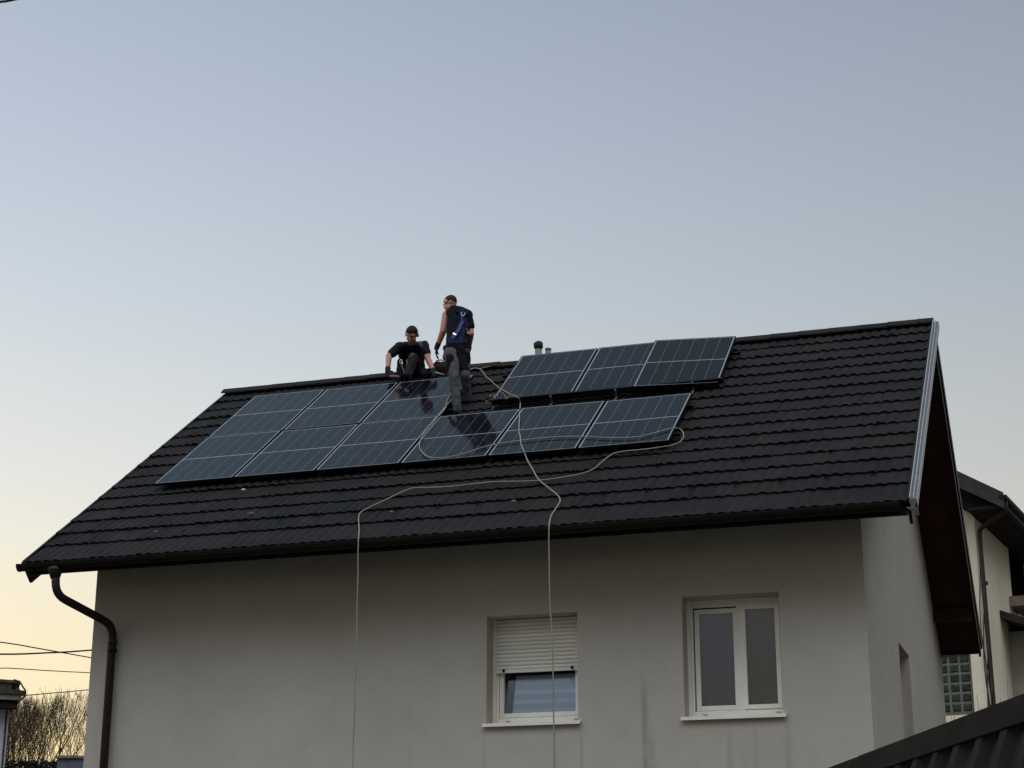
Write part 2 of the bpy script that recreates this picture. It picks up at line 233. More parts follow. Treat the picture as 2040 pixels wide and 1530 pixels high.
DATA = json.loads('''{"rope1":[[5.452,4.755,9.441],[5.461,4.764,9.448],[5.473,4.779,9.458],[5.488,4.794,9.469],[5.505,4.806,9.478],[5.522,4.812,9.482],[5.54,4.81,9.481],[5.56,4.804,9.476],[5.581,4.793,9.469],[5.602,4.778,9.458],[5.623,4.76,9.445],[5.644,4.736,9.428],[5.664,4.707,9.407],[5.685,4.675,9.384],[5.706,4.642,9.359],[5.727,4.608,9.335],[5.748,4.575,9.311],[5.768,4.541,9.287],[5.789,4.507,9.262],[5.812,4.47,9.235],[5.839,4.429,9.206],[5.871,4.384,9.173],[5.907,4.334,9.138],[5.945,4.282,9.101],[5.983,4.228,9.063],[6.022,4.174,9.026],[6.061,4.116,8.988],[6.103,4.052,8.948],[6.146,3.984,8.907],[6.19,3.911,8.865],[6.234,3.836,8.825],[6.276,3.759,8.787],[6.314,3.695,8.755],[6.348,3.641,8.727],[6.378,3.598,8.703],[6.405,3.565,8.682],[6.43,3.541,8.664],[6.456,3.517,8.645],[6.482,3.494,8.627],[6.507,3.471,8.61],[6.53,3.449,8.594],[6.551,3.428,8.58],[6.572,3.407,8.566],[6.592,3.385,8.554],[6.613,3.36,8.54],[6.633,3.331,8.525],[6.652,3.3,8.51],[6.668,3.274,8.498],[6.682,3.25,8.486],[6.696,3.229,8.474],[6.704,3.222,8.466],[6.708,3.228,8.46],[6.71,3.244,8.455],[6.709,3.265,8.451],[6.705,3.293,8.449],[6.704,3.307,8.442],[6.705,3.312,8.431],[6.71,3.301,8.415],[6.718,3.279,8.394],[6.731,3.24,8.367],[6.748,3.187,8.333],[6.769,3.119,8.294],[6.792,3.041,8.25],[6.819,2.951,8.201],[6.846,2.859,8.149],[6.874,2.766,8.093],[6.904,2.668,8.03],[6.935,2.567,7.961],[6.964,2.473,7.893],[6.993,2.383,7.828],[7.018,2.304,7.771],[7.041,2.238,7.724],[7.062,2.18,7.682],[7.082,2.127,7.644],[7.103,2.076,7.606],[7.123,2.023,7.569],[7.145,1.97,7.53],[7.166,1.917,7.492],[7.187,1.865,7.454],[7.209,1.814,7.417],[7.231,1.764,7.381],[7.253,1.715,7.345],[7.272,1.676,7.313],[7.289,1.647,7.284],[7.303,1.626,7.257],[7.316,1.611,7.232],[7.327,1.601,7.209],[7.34,1.586,7.184],[7.356,1.564,7.157],[7.375,1.534,7.128],[7.397,1.499,7.096],[7.422,1.455,7.061],[7.45,1.408,7.025],[7.479,1.357,6.987],[7.508,1.305,6.949],[7.538,1.254,6.912],[7.566,1.205,6.876],[7.594,1.155,6.84],[7.623,1.107,6.805],[7.652,1.059,6.771],[7.682,1.013,6.737],[7.714,0.969,6.705],[7.748,0.926,6.675],[7.782,0.885,6.645],[7.817,0.842,6.614],[7.853,0.798,6.582],[7.892,0.751,6.548],[7.935,0.7,6.511],[7.976,0.65,6.475],[8.015,0.603,6.441],[8.045,0.562,6.411],[8.068,0.528,6.386],[8.085,0.498,6.365],[8.097,0.473,6.347],[8.107,0.449,6.33],[8.116,0.426,6.313],[8.122,0.403,6.297],[8.125,0.383,6.282],[8.127,0.363,6.268],[8.127,0.344,6.254],[8.128,0.324,6.239],[8.129,0.304,6.225],[8.129,0.284,6.211],[8.128,0.264,6.196],[8.128,0.243,6.181],[8.127,0.22,6.164],[8.127,0.194,6.145],[8.126,0.167,6.126],[8.125,0.138,6.105],[8.124,0.11,6.085],[8.125,0.082,6.065],[8.127,0.056,6.045],[8.13,0.028,6.026],[8.133,0.002,6.007],[8.137,-0.022,5.989],[8.14,-0.044,5.974],[8.144,-0.062,5.96],[8.148,-0.079,5.948],[8.152,-0.093,5.938],[8.155,-0.105,5.93],[8.157,-0.113,5.924],[8.167,-0.155,5.863],[8.167,-0.155,5.838],[8.167,-0.155,5.802],[8.167,-0.155,5.758],[8.167,-0.155,5.707],[8.168,-0.155,5.649],[8.169,-0.155,5.583],[8.171,-0.155,5.51],[8.172,-0.155,5.43],[8.173,-0.155,5.34],[8.174,-0.155,5.241],[8.174,-0.155,5.14],[8.176,-0.155,5.046],[8.179,-0.155,4.958],[8.182,-0.155,4.873],[8.186,-0.155,4.792],[8.189,-0.155,4.72],[8.191,-0.155,4.661],[8.193,-0.155,4.612],[8.194,-0.155,4.563],[8.196,-0.155,4.504],[8.198,-0.155,4.431],[8.201,-0.155,4.35],[8.204,-0.155,4.266],[8.206,-0.155,4.184],[8.207,-0.155,4.105],[8.208,-0.155,4.026],[8.208,-0.155,3.947],[8.209,-0.155,3.868],[8.211,-0.155,3.79],[8.213,-0.155,3.712],[8.215,-0.155,3.634],[8.216,-0.155,3.554],[8.217,-0.155,3.464],[8.217,-0.155,3.366],[8.217,-0.155,3.279],[8.217,-0.155,3.218],[8.227,-0.165,2.2],[8.217,-0.175,1.1],[8.247,-0.20500000000000002,0.12],[8.517000000000001,-0.405,0.02]],"rope2":[[5.566,3.691,8.773],[5.574,3.658,8.75],[5.584,3.612,8.717],[5.596,3.558,8.678],[5.61,3.501,8.636],[5.622,3.445,8.596],[5.636,3.39,8.556],[5.65,3.337,8.516],[5.662,3.284,8.475],[5.672,3.234,8.435],[5.679,3.182,8.395],[5.683,3.127,8.354],[5.687,3.062,8.309],[5.691,2.997,8.264],[5.694,2.931,8.22],[5.698,2.873,8.181],[5.701,2.824,8.147],[5.703,2.784,8.118],[5.705,2.747,8.092],[5.707,2.709,8.064],[5.707,2.666,8.033],[5.707,2.617,7.998],[5.705,2.564,7.959],[5.704,2.51,7.92],[5.703,2.457,7.882],[5.703,2.41,7.848],[5.705,2.369,7.818],[5.707,2.331,7.791],[5.71,2.296,7.766],[5.714,2.263,7.741],[5.719,2.23,7.718],[5.725,2.199,7.696],[5.732,2.172,7.676],[5.739,2.144,7.656],[5.749,2.116,7.635],[5.76,2.084,7.612],[5.775,2.047,7.586],[5.792,2.007,7.557],[5.81,1.966,7.527],[5.829,1.926,7.498],[5.849,1.889,7.472],[5.869,1.856,7.448],[5.89,1.825,7.425],[5.911,1.796,7.404],[5.933,1.768,7.384],[5.954,1.744,7.367],[5.974,1.722,7.351],[5.994,1.703,7.337],[6.015,1.686,7.325],[6.035,1.671,7.314],[6.055,1.657,7.304],[6.074,1.644,7.295],[6.093,1.633,7.287],[6.111,1.624,7.28],[6.133,1.617,7.275],[6.16,1.611,7.27],[6.192,1.605,7.267],[6.229,1.601,7.263],[6.269,1.598,7.261],[6.31,1.599,7.262],[6.351,1.605,7.266],[6.392,1.616,7.274],[6.434,1.633,7.286],[6.477,1.653,7.301],[6.517,1.674,7.316],[6.552,1.693,7.33],[6.581,1.711,7.343],[6.605,1.73,7.357],[6.627,1.749,7.37],[6.648,1.766,7.383],[6.671,1.782,7.394],[6.695,1.797,7.405],[6.719,1.809,7.414],[6.743,1.821,7.422],[6.769,1.832,7.43],[6.799,1.843,7.438],[6.834,1.854,7.446],[6.873,1.865,7.454],[6.914,1.875,7.461],[6.956,1.884,7.468],[6.996,1.891,7.473],[7.036,1.897,7.477],[7.075,1.901,7.48],[7.115,1.905,7.483],[7.154,1.908,7.485],[7.193,1.911,7.487],[7.231,1.914,7.49],[7.268,1.918,7.492],[7.304,1.921,7.495],[7.341,1.924,7.497],[7.377,1.926,7.498],[7.413,1.927,7.499],[7.449,1.928,7.5],[7.484,1.929,7.5],[7.521,1.928,7.5],[7.559,1.927,7.499],[7.599,1.925,7.497],[7.64,1.922,7.495],[7.682,1.919,7.493],[7.726,1.914,7.489],[7.771,1.908,7.485],[7.82,1.9,7.48],[7.871,1.892,7.474],[7.924,1.882,7.466],[7.977,1.871,7.459],[8.029,1.859,7.45],[8.081,1.845,7.44],[8.133,1.829,7.428],[8.184,1.813,7.416],[8.235,1.797,7.405],[8.284,1.783,7.395],[8.332,1.771,7.386],[8.377,1.759,7.378],[8.422,1.749,7.37],[8.466,1.74,7.364],[8.511,1.734,7.359],[8.556,1.728,7.355],[8.6,1.723,7.352],[8.645,1.721,7.35],[8.688,1.721,7.35],[8.731,1.726,7.354],[8.774,1.738,7.362],[8.818,1.755,7.375],[8.86,1.774,7.389],[8.899,1.794,7.403],[8.932,1.81,7.414],[8.956,1.822,7.423],[8.974,1.833,7.431],[8.989,1.843,7.438],[9.002,1.851,7.444],[9.017,1.859,7.449],[9.032,1.865,7.454],[9.048,1.869,7.457],[9.063,1.873,7.46],[9.077,1.876,7.462],[9.091,1.878,7.463],[9.103,1.889,7.467],[9.112,1.908,7.473],[9.119,1.934,7.48],[9.124,1.965,7.489],[9.127,2.0,7.497],[9.131,2.026,7.502],[9.136,2.045,7.505],[9.143,2.054,7.504],[9.15,2.057,7.5],[9.158,2.053,7.494],[9.167,2.044,7.485],[9.177,2.031,7.474],[9.187,2.015,7.462],[9.197,1.996,7.448],[9.206,1.976,7.433],[9.214,1.953,7.417],[9.223,1.928,7.398],[9.231,1.902,7.379],[9.238,1.876,7.361],[9.243,1.852,7.343],[9.245,1.829,7.327],[9.246,1.807,7.311],[9.245,1.786,7.296],[9.244,1.767,7.282],[9.241,1.75,7.27],[9.239,1.735,7.259],[9.235,1.722,7.25],[9.231,1.711,7.242],[9.225,1.7,7.234],[9.217,1.689,7.226],[9.206,1.677,7.217],[9.192,1.664,7.208],[9.176,1.652,7.199],[9.16,1.641,7.191],[9.144,1.633,7.185],[9.129,1.627,7.181],[9.114,1.623,7.178],[9.098,1.62,7.176],[9.081,1.618,7.174],[9.06,1.614,7.172],[9.036,1.61,7.169],[9.009,1.606,7.166],[8.98,1.601,7.162],[8.951,1.597,7.159],[8.921,1.593,7.156],[8.89,1.59,7.154],[8.859,1.587,7.152],[8.827,1.585,7.15],[8.795,1.583,7.149],[8.764,1.581,7.148],[8.733,1.581,7.148],[8.702,1.581,7.148],[8.672,1.582,7.148],[8.643,1.582,7.149],[8.616,1.581,7.148],[8.591,1.58,7.147],[8.568,1.577,7.145],[8.546,1.574,7.143],[8.526,1.57,7.14],[8.508,1.566,7.137],[8.491,1.561,7.133],[8.477,1.556,7.129],[8.465,1.549,7.125],[8.453,1.542,7.119],[8.443,1.532,7.112],[8.433,1.521,7.105],[8.426,1.51,7.096],[8.419,1.496,7.086],[8.412,1.48,7.074],[8.404,1.459,7.06],[8.395,1.434,7.042],[8.386,1.405,7.021],[8.376,1.373,6.998],[8.367,1.341,6.974],[8.357,1.31,6.952],[8.349,1.28,6.93],[8.341,1.249,6.908],[8.333,1.218,6.885],[8.323,1.189,6.865],[8.31,1.163,6.846],[8.294,1.141,6.83],[8.274,1.121,6.815],[8.252,1.103,6.802],[8.229,1.087,6.791],[8.206,1.073,6.78],[8.185,1.061,6.772],[8.164,1.052,6.765],[8.143,1.044,6.76],[8.118,1.037,6.754],[8.089,1.029,6.749],[8.055,1.02,6.742],[8.017,1.01,6.735],[7.975,1.001,6.729],[7.931,0.993,6.723],[7.886,0.986,6.718],[7.839,0.981,6.714],[7.788,0.977,6.711],[7.736,0.974,6.709],[7.683,0.973,6.708],[7.63,0.974,6.709],[7.576,0.977,6.711],[7.52,0.982,6.715],[7.464,0.989,6.72],[7.409,0.996,6.725],[7.357,1.003,6.73],[7.308,1.009,6.735],[7.261,1.017,6.74],[7.216,1.024,6.745],[7.171,1.03,6.749],[7.127,1.033,6.752],[7.084,1.034,6.753],[7.043,1.033,6.752],[7.001,1.03,6.75],[6.958,1.027,6.747],[6.911,1.024,6.745],[6.858,1.019,6.742],[6.802,1.014,6.738],[6.743,1.008,6.734],[6.683,1.003,6.73],[6.625,1.0,6.728],[6.568,1.0,6.728],[6.51,1.002,6.729],[6.452,1.005,6.731],[6.396,1.008,6.734],[6.343,1.012,6.737],[6.291,1.017,6.74],[6.241,1.025,6.746],[6.193,1.032,6.751],[6.15,1.036,6.754],[6.114,1.037,6.754],[6.087,1.033,6.752],[6.067,1.026,6.747],[6.052,1.017,6.74],[6.037,1.004,6.73],[6.018,0.987,6.718],[5.995,0.965,6.702],[5.971,0.939,6.683],[5.946,0.909,6.662],[5.92,0.878,6.64],[5.895,0.848,6.618],[5.87,0.816,6.595],[5.843,0.782,6.57],[5.818,0.748,6.546],[5.793,0.715,6.522],[5.771,0.686,6.501],[5.752,0.66,6.482],[5.734,0.636,6.465],[5.719,0.614,6.449],[5.704,0.594,6.435],[5.692,0.575,6.421],[5.68,0.557,6.408],[5.669,0.541,6.396],[5.661,0.526,6.386],[5.654,0.511,6.375],[5.65,0.496,6.363],[5.649,0.48,6.352],[5.65,0.465,6.341],[5.654,0.449,6.33],[5.659,0.431,6.316],[5.666,0.409,6.301],[5.676,0.383,6.282],[5.688,0.355,6.262],[5.701,0.324,6.239],[5.716,0.291,6.215],[5.731,0.257,6.191],[5.748,0.222,6.165],[5.766,0.183,6.138],[5.785,0.144,6.11],[5.804,0.106,6.082],[5.821,0.07,6.056],[5.838,0.034,6.03],[5.854,-0.003,6.003],[5.869,-0.038,5.978],[5.882,-0.067,5.957],[5.892,-0.088,5.942],[5.919,-0.155,5.885],[5.919,-0.155,5.873],[5.92,-0.155,5.856],[5.92,-0.155,5.833],[5.92,-0.155,5.799],[5.92,-0.155,5.754],[5.92,-0.155,5.7],[5.919,-0.155,5.638],[5.919,-0.155,5.569],[5.919,-0.155,5.491],[5.919,-0.155,5.405],[5.919,-0.155,5.315],[5.92,-0.155,5.227],[5.922,-0.155,5.143],[5.924,-0.155,5.061],[5.926,-0.155,4.977],[5.928,-0.155,4.889],[5.929,-0.155,4.794],[5.929,-0.155,4.694],[5.928,-0.155,4.594],[5.928,-0.155,4.499],[5.928,-0.155,4.413],[5.927,-0.155,4.333],[5.926,-0.155,4.253],[5.926,-0.155,4.168],[5.926,-0.155,4.073],[5.926,-0.155,3.973],[5.926,-0.155,3.875],[5.926,-0.155,3.786],[5.926,-0.155,3.71],[5.925,-0.155,3.642],[5.925,-0.155,3.579],[5.925,-0.155,3.516],[5.926,-0.155,3.448],[5.927,-0.155,3.379],[5.929,-0.155,3.318],[5.93,-0.155,3.275],[5.9399999999999995,-0.165,2.2],[5.93,-0.175,1.1],[5.96,-0.20500000000000002,0.12],[6.2299999999999995,-0.405,0.02]],"rope3":[[5.619,4.761,9.446],[5.628,4.767,9.45],[5.64,4.775,9.456],[5.654,4.784,9.462],[5.669,4.793,9.469],[5.682,4.801,9.474],[5.694,4.806,9.478],[5.707,4.811,9.482],[5.719,4.815,9.485],[5.731,4.819,9.487],[5.743,4.823,9.49],[5.755,4.827,9.494],[5.766,4.832,9.497],[5.777,4.837,9.5],[5.789,4.841,9.504],[5.801,4.846,9.507],[5.813,4.85,9.51],[5.826,4.855,9.514],[5.839,4.859,9.517],[5.853,4.864,9.52],[5.866,4.867,9.522],[5.882,4.87,9.524],[5.899,4.872,9.526],[5.915,4.874,9.527],[5.93,4.876,9.529],[5.94,4.877,9.529]],"cord1":[[6.355,3.961,0.062],[6.354,3.978,0.062],[6.353,4.0,0.062],[6.352,4.027,0.062],[6.348,4.058,0.062],[6.342,4.092,0.062],[6.331,4.132,0.062],[6.317,4.182,0.062],[6.301,4.232,0.062],[6.286,4.274,0.062],[6.275,4.302,0.062],[6.268,4.31,0.062],[6.265,4.303,0.062],[6.262,4.288,0.062],[6.259,4.273,0.062],[6.255,4.264,0.062],[6.248,4.262,0.062],[6.24,4.261,0.062],[6.232,4.262,0.062],[6.223,4.266,0.062],[6.213,4.275,0.062],[6.201,4.291,0.062],[6.186,4.313,0.062],[6.172,4.337,0.062],[6.16,4.36,0.062],[6.153,4.378,0.062],[6.153,4.389,0.062],[6.157,4.397,0.062],[6.165,4.403,0.062],[6.174,4.408,0.062],[6.182,4.414,0.062],[6.19,4.417,0.062],[6.199,4.419,0.062],[6.208,4.42,0.062],[6.217,4.425,0.062],[6.222,4.436,0.062],[6.225,4.455,0.062],[6.226,4.48,0.062],[6.226,4.508,0.062],[6.223,4.535,0.062],[6.219,4.557,0.062],[6.212,4.575,0.062],[6.201,4.591,0.062],[6.19,4.604,0.062],[6.179,4.612,0.062],[6.172,4.614,0.062],[6.168,4.605,0.062],[6.167,4.585,0.062],[6.167,4.563,0.062],[6.167,4.545,0.062],[6.166,4.538,0.062],[6.162,4.548,0.062],[6.157,4.567,0.062],[6.151,4.592,0.062],[6.148,4.614,0.063],[6.149,4.626,0.064],[6.155,4.628,0.065],[6.165,4.622,0.068],[6.179,4.608,0.072],[6.197,4.586,0.078],[6.217,4.556,0.086],[6.241,4.516,0.097],[6.27,4.464,0.109],[6.298,4.417,0.119],[6.321,4.38,0.128],[6.336,4.357,0.134],[6.336,4.362,0.134],[6.326,4.389,0.129],[6.31,4.428,0.121],[6.293,4.47,0.113],[6.278,4.514,0.103],[6.271,4.545,0.098],[6.269,4.566,0.096],[6.273,4.572,0.099],[6.282,4.565,0.105],[6.296,4.541,0.115],[6.312,4.517,0.125],[6.327,4.494,0.133],[6.341,4.477,0.139],[6.354,4.465,0.142],[6.363,4.46,0.142],[6.373,4.452,0.141],[6.384,4.441,0.141],[6.396,4.427,0.141],[6.409,4.409,0.141],[6.421,4.388,0.142],[6.435,4.362,0.144],[6.449,4.33,0.146],[6.465,4.293,0.15],[6.481,4.252,0.154],[6.497,4.208,0.16],[6.512,4.164,0.165],[6.524,4.121,0.169],[6.534,4.086,0.17],[6.541,4.061,0.17],[6.546,4.05,0.17],[6.55,4.051,0.17],[6.555,4.061,0.17],[6.558,4.075,0.172],[6.56,4.097,0.172],[6.56,4.122,0.169],[6.558,4.155,0.165],[6.554,4.193,0.159],[6.549,4.234,0.153],[6.546,4.268,0.148],[6.547,4.295,0.144],[6.552,4.312,0.141],[6.56,4.323,0.139],[6.57,4.328,0.137],[6.58,4.329,0.136],[6.591,4.327,0.136],[6.602,4.319,0.136],[6.614,4.306,0.135],[6.625,4.292,0.135],[6.634,4.28,0.135],[6.639,4.274,0.135],[6.638,4.276,0.135],[6.634,4.283,0.135],[6.626,4.294,0.135],[6.618,4.304,0.135],[6.61,4.313,0.135],[6.601,4.32,0.136],[6.59,4.327,0.136],[6.579,4.334,0.136],[6.57,4.34,0.136],[6.563,4.344,0.136]],"cord2":[[6.291,4.181,0.089],[6.298,4.177,0.098],[6.308,4.171,0.111],[6.323,4.157,0.129],[6.339,4.138,0.149],[6.353,4.125,0.165],[6.362,4.124,0.177],[6.366,4.141,0.185],[6.366,4.17,0.187],[6.362,4.205,0.185],[6.359,4.225,0.183],[6.36,4.22,0.183],[6.364,4.195,0.185],[6.369,4.16,0.187],[6.375,4.122,0.189],[6.374,4.103,0.186],[6.368,4.099,0.179],[6.357,4.107,0.166],[6.344,4.122,0.151],[6.328,4.148,0.134],[6.316,4.169,0.122],[6.31,4.186,0.113],[6.31,4.191,0.111],[6.315,4.188,0.113],[6.326,4.172,0.122],[6.34,4.15,0.134],[6.356,4.126,0.151],[6.367,4.123,0.165],[6.376,4.132,0.177],[6.381,4.148,0.184],[6.385,4.161,0.188],[6.389,4.168,0.187],[6.397,4.158,0.188],[6.407,4.14,0.189],[6.417,4.121,0.19],[6.424,4.108,0.191]],"m1":{"head":[5.523,3.753,10.11],"neck":[[5.593,3.734,10.044],[5.546,3.76,10.103]],"torso":[[5.696,3.578,9.301],[5.702,3.58,9.418],[5.691,3.682,9.696],[5.641,3.729,9.947]],"shL":[5.483,3.771,9.956],"shR":[5.796,3.717,9.889],"armL":[[5.463,3.764,9.956],[5.437,3.724,9.7],[5.328,3.772,9.489]],"armR":[[5.796,3.717,9.903],[5.865,3.687,9.605],[5.752,3.913,9.46]],"handL":[[5.325,3.771,9.489],[5.309,3.766,9.408],[5.307,3.765,9.341]],"handR":[[5.752,3.913,9.46],[5.692,3.998,9.434]],"legL":[[5.642,3.508,9.277],[5.737,3.381,8.882],[5.787,3.377,8.447]],"legR":[[5.758,3.652,9.311],[5.846,3.522,8.935],[5.83,3.675,8.657]],"footL":[[5.781,3.375,8.426],[5.703,3.528,8.483]],"footR":[[5.861,3.633,8.599],[5.909,3.702,8.6]]},"m2":{"head":[4.672,4.461,9.973],"neck":[[4.589,4.707,9.895],[4.625,4.593,9.932]],"torso":[[4.462,5.045,9.6],[4.482,4.988,9.706],[4.525,4.834,9.81],[4.553,4.759,9.869]],"shL":[4.429,4.633,9.873],"shR":[4.742,4.758,9.903],"armL":[[4.422,4.631,9.865],[4.29,4.535,9.708],[4.316,4.438,9.445]],"armR":[[4.75,4.76,9.888],[4.834,4.715,9.656],[4.96,4.619,9.437]],"handL":[[4.316,4.438,9.445],[4.362,4.379,9.354]],"handR":[[4.96,4.619,9.437],[5.003,4.571,9.349]],"legC":[[4.516,5.031,9.583],[4.644,4.599,9.654],[4.602,4.501,9.345]],"footC":[[4.603,4.501,9.337],[4.635,4.364,9.262]],"legR":[[4.545,5.04,9.568],[4.791,4.774,9.455],[4.625,4.961,9.466]],"legL":[[4.403,4.993,9.583],[4.449,4.64,9.525],[4.486,4.673,9.393]],"pouch":[[4.464,4.54,9.592],[4.476,4.522,9.386]],"drill":[[4.377,4.363,9.325],[4.508,4.407,9.318]]},"tube":[[5.029,4.621,9.461]],"bag":[4.978,4.815,9.51],"wires":[[[-5.274,7.106,6.518],[-3.965,7.54,6.375],[-4.357,9.517,6.559],[-4.642,11.53,6.716],[-4.336,15.845,6.872]],[[-2.996,3.647,5.595],[-2.181,4.971,5.714],[-2.093,6.053,5.887],[-1.95,7.154,6.087],[-1.693,10.4,6.738]],[[-9.249,14.217,7.119],[-8.634,14.421,7.088],[-8.43,14.488,7.088],[-9.293,17.363,7.465],[-10.052,20.271,7.847],[-10.308,26.508,8.564]],[[-4.366,7.407,5.418],[-4.474,8.425,5.581],[-4.619,9.43,5.737],[-5.331,11.301,6.035],[-6.246,14.159,6.5],[-8.384,22.931,7.981]],[[1.812,-12.669,4.023],[5.187,-8.39,8.028],[5.229,-7.322,8.851],[5.3,-6.772,9.247],[5.265,-6.467,9.451],[5.705,-5.057,10.445],[8.798,0.182,14.726],[24.679,12.82,27.887]]],"loop":[[-3.628,7.546,5.725],[-3.504,7.482,5.687],[-3.395,7.413,5.631],[-3.33,7.382,5.566],[-3.257,7.353,5.502],[-3.259,7.353,5.427],[-3.367,7.422,5.373],[-3.499,7.484,5.328],[-3.641,7.542,5.29],[-3.72,7.569,5.229],[-3.74,7.583,5.14],[-3.739,7.583,4.932],[-3.739,7.583,4.643],[-3.739,7.584,4.355],[-3.737,7.584,4.15]]}''')
Z0 = 5.93; A = .6257; CA = math.cos(A); SA = math.sin(A); TA = math.tan(A)
X0, X1, YR, WO, XL, XR, YB = 1.4523, 12.0222, 4.9589, .7886, 1.9958, 11.4145, 10.0
SR = YR/CA
def RP(x, s, nn=0):           # a point on the front roof slope
    return Vector((x, s*CA-nn*SA, Z0+s*SA+nn*CA))
def RB(x, s, nn=0):           # the same on the rear slope
    p = RP(x, s, nn); return Vector((x, 2*YR-p.y, p.z))
def prism(mb, prof, x0, x1):  # closed profile of (y, z) extruded along x
    k = len(prof)
    mb.add([(x0, y, z) for y, z in prof]+[(x1, y, z) for y, z in prof],
        [(i, (i+1) % k, k+(i+1) % k, k+i) for i in range(k)]+[tuple(range(k))[::-1], tuple(range(k, 2*k))])

# ------------------------------------------------------------------ materials
def m_stucco():
    g = NG('beige_render')
    big = g.noise(.55, 4, .6); fine = g.noise(14, 4, .6)
    c = g.mix(g.math('MULTIPLY', fine, .35), g.ramp(big, [(.3, (0.43, 0.38, 0.312)), (.7, (0.49, 0.436, 0.36))]), (0.395, 0.347, 0.284))
    streak = g.noise(1.0, 5, .65, stretch=(5.5, 5.5, .35))
    patch = g.noise(.7, 2)
    sx = g.n.new('ShaderNodeSeparateXYZ'); g.l.new(g.tc(), sx.inputs[0]); wob = g.noise(1.6, 3, .6)
    # rain stains: one between the windows, thin ones under the sills
    for xc, w_, zt, st in ((8.955, .035, 4.40, .55), (9.03, .05, 3.9, .35), (7.93, .02, 3.7, .25), (9.89, .03, 3.84, .28), (10.17, .025, 3.84, .22), (10.52, .03, 3.86, .35), (8.24, .025, 3.88, .3), (7.10, .02, 3.88, .25)):
        dxn = g.math('DIVIDE', g.math('SUBTRACT', g.math('ADD', sx.outputs[0], g.math('MULTIPLY', wob, .05)), xc+.025-6.7), w_)
        gs = g.math('POWER', 2.718, g.math('MULTIPLY', g.math('MULTIPLY', dxn, dxn), -1.0))
        up = g.math('MULTIPLY', g.math('SUBTRACT', zt, sx.outputs[2]), 3.5, clamp=True)
        c = g.mix(g.math('MULTIPLY', g.math('MULTIPLY', g.math('MULTIPLY', gs, up), g.math('LESS_THAN', sx.outputs[1], -4.4)), g.math('MULTIPLY', g.noise(7, 4, .7), st*1.6)), c, (.16, .148, .125))
    c = g.mix(g.math('MULTIPLY', g.math('SUBTRACT', g.noise(3.2, 6, .7), .45, clamp=True), .9), c, (.30, .27, .22))
    m = g.math('MULTIPLY', g.math('SUBTRACT', streak, .58, clamp=True), g.math('MULTIPLY', g.math('SUBTRACT', patch, .45, clamp=True), 7), clamp=True)
    c = g.mix(m, c, (.24, .22, .19))
    g.col(c); g.rough(.95); g.b.inputs['Specular IOR Level'].default_value = .08
    g.bump(g.math('ADD', g.noise(260, 3, .7), g.math('MULTIPLY', g.noise(40, 3), .5)), .35, .003)
    return g.m
def m_tile():
    g = NG('charcoal_tile')
    c = g.ramp(g.noise(420, 2, .8), [(.32, (0.0062, 0.0056, 0.0051)), (.5, (0.0118, 0.0104, 0.0095)), (.72, (0.034, 0.03, 0.027))])
    c = g.mix(g.math('MULTIPLY', g.noise(.9, 5, .65), .5), c, (.030, .024, .020))
    dust = g.noise(6, 5, .7, stretch=(1, .5, .5))
    c = g.mix(g.math('MULTIPLY', g.math('SUBTRACT', dust, .6, clamp=True), 1.6, clamp=True), c, (.07, .063, .055))
    sx = g.n.new('ShaderNodeSeparateXYZ'); g.l.new(g.tc(), sx.inputs[0])
    s_ = g.math('ADD', g.math('MULTIPLY', g.math('ADD', sx.outputs[1], 5.4), CA), g.math('MULTIPLY', g.math('SUBTRACT', sx.outputs[2], Z0), SA))
    row = g.math('FLOOR', g.math('DIVIDE', g.math('SUBTRACT', s_, .085), .3767))
    colm = g.math('FLOOR', g.math('ADD', g.math('DIVIDE', sx.outputs[0], .42), g.math('MULTIPLY', row, 3.37)))
    cv = g.n.new('ShaderNodeCombineXYZ'); g.l.new(row, cv.inputs[0]); g.l.new(colm, cv.inputs[1])
    wn = g.n.new('ShaderNodeTexWhiteNoise'); g.l.new(cv.outputs[0], wn.inputs[0])
    c = g.mix(g.math('MULTIPLY', wn.outputs['Value'], .45), c, (.006, .0055, .005))
    g.col(c); g.rough(.62); g.b.inputs['Specular IOR Level'].default_value = .08
    g.bump(g.noise(380, 3, .8), .5, .003)
    return g.m
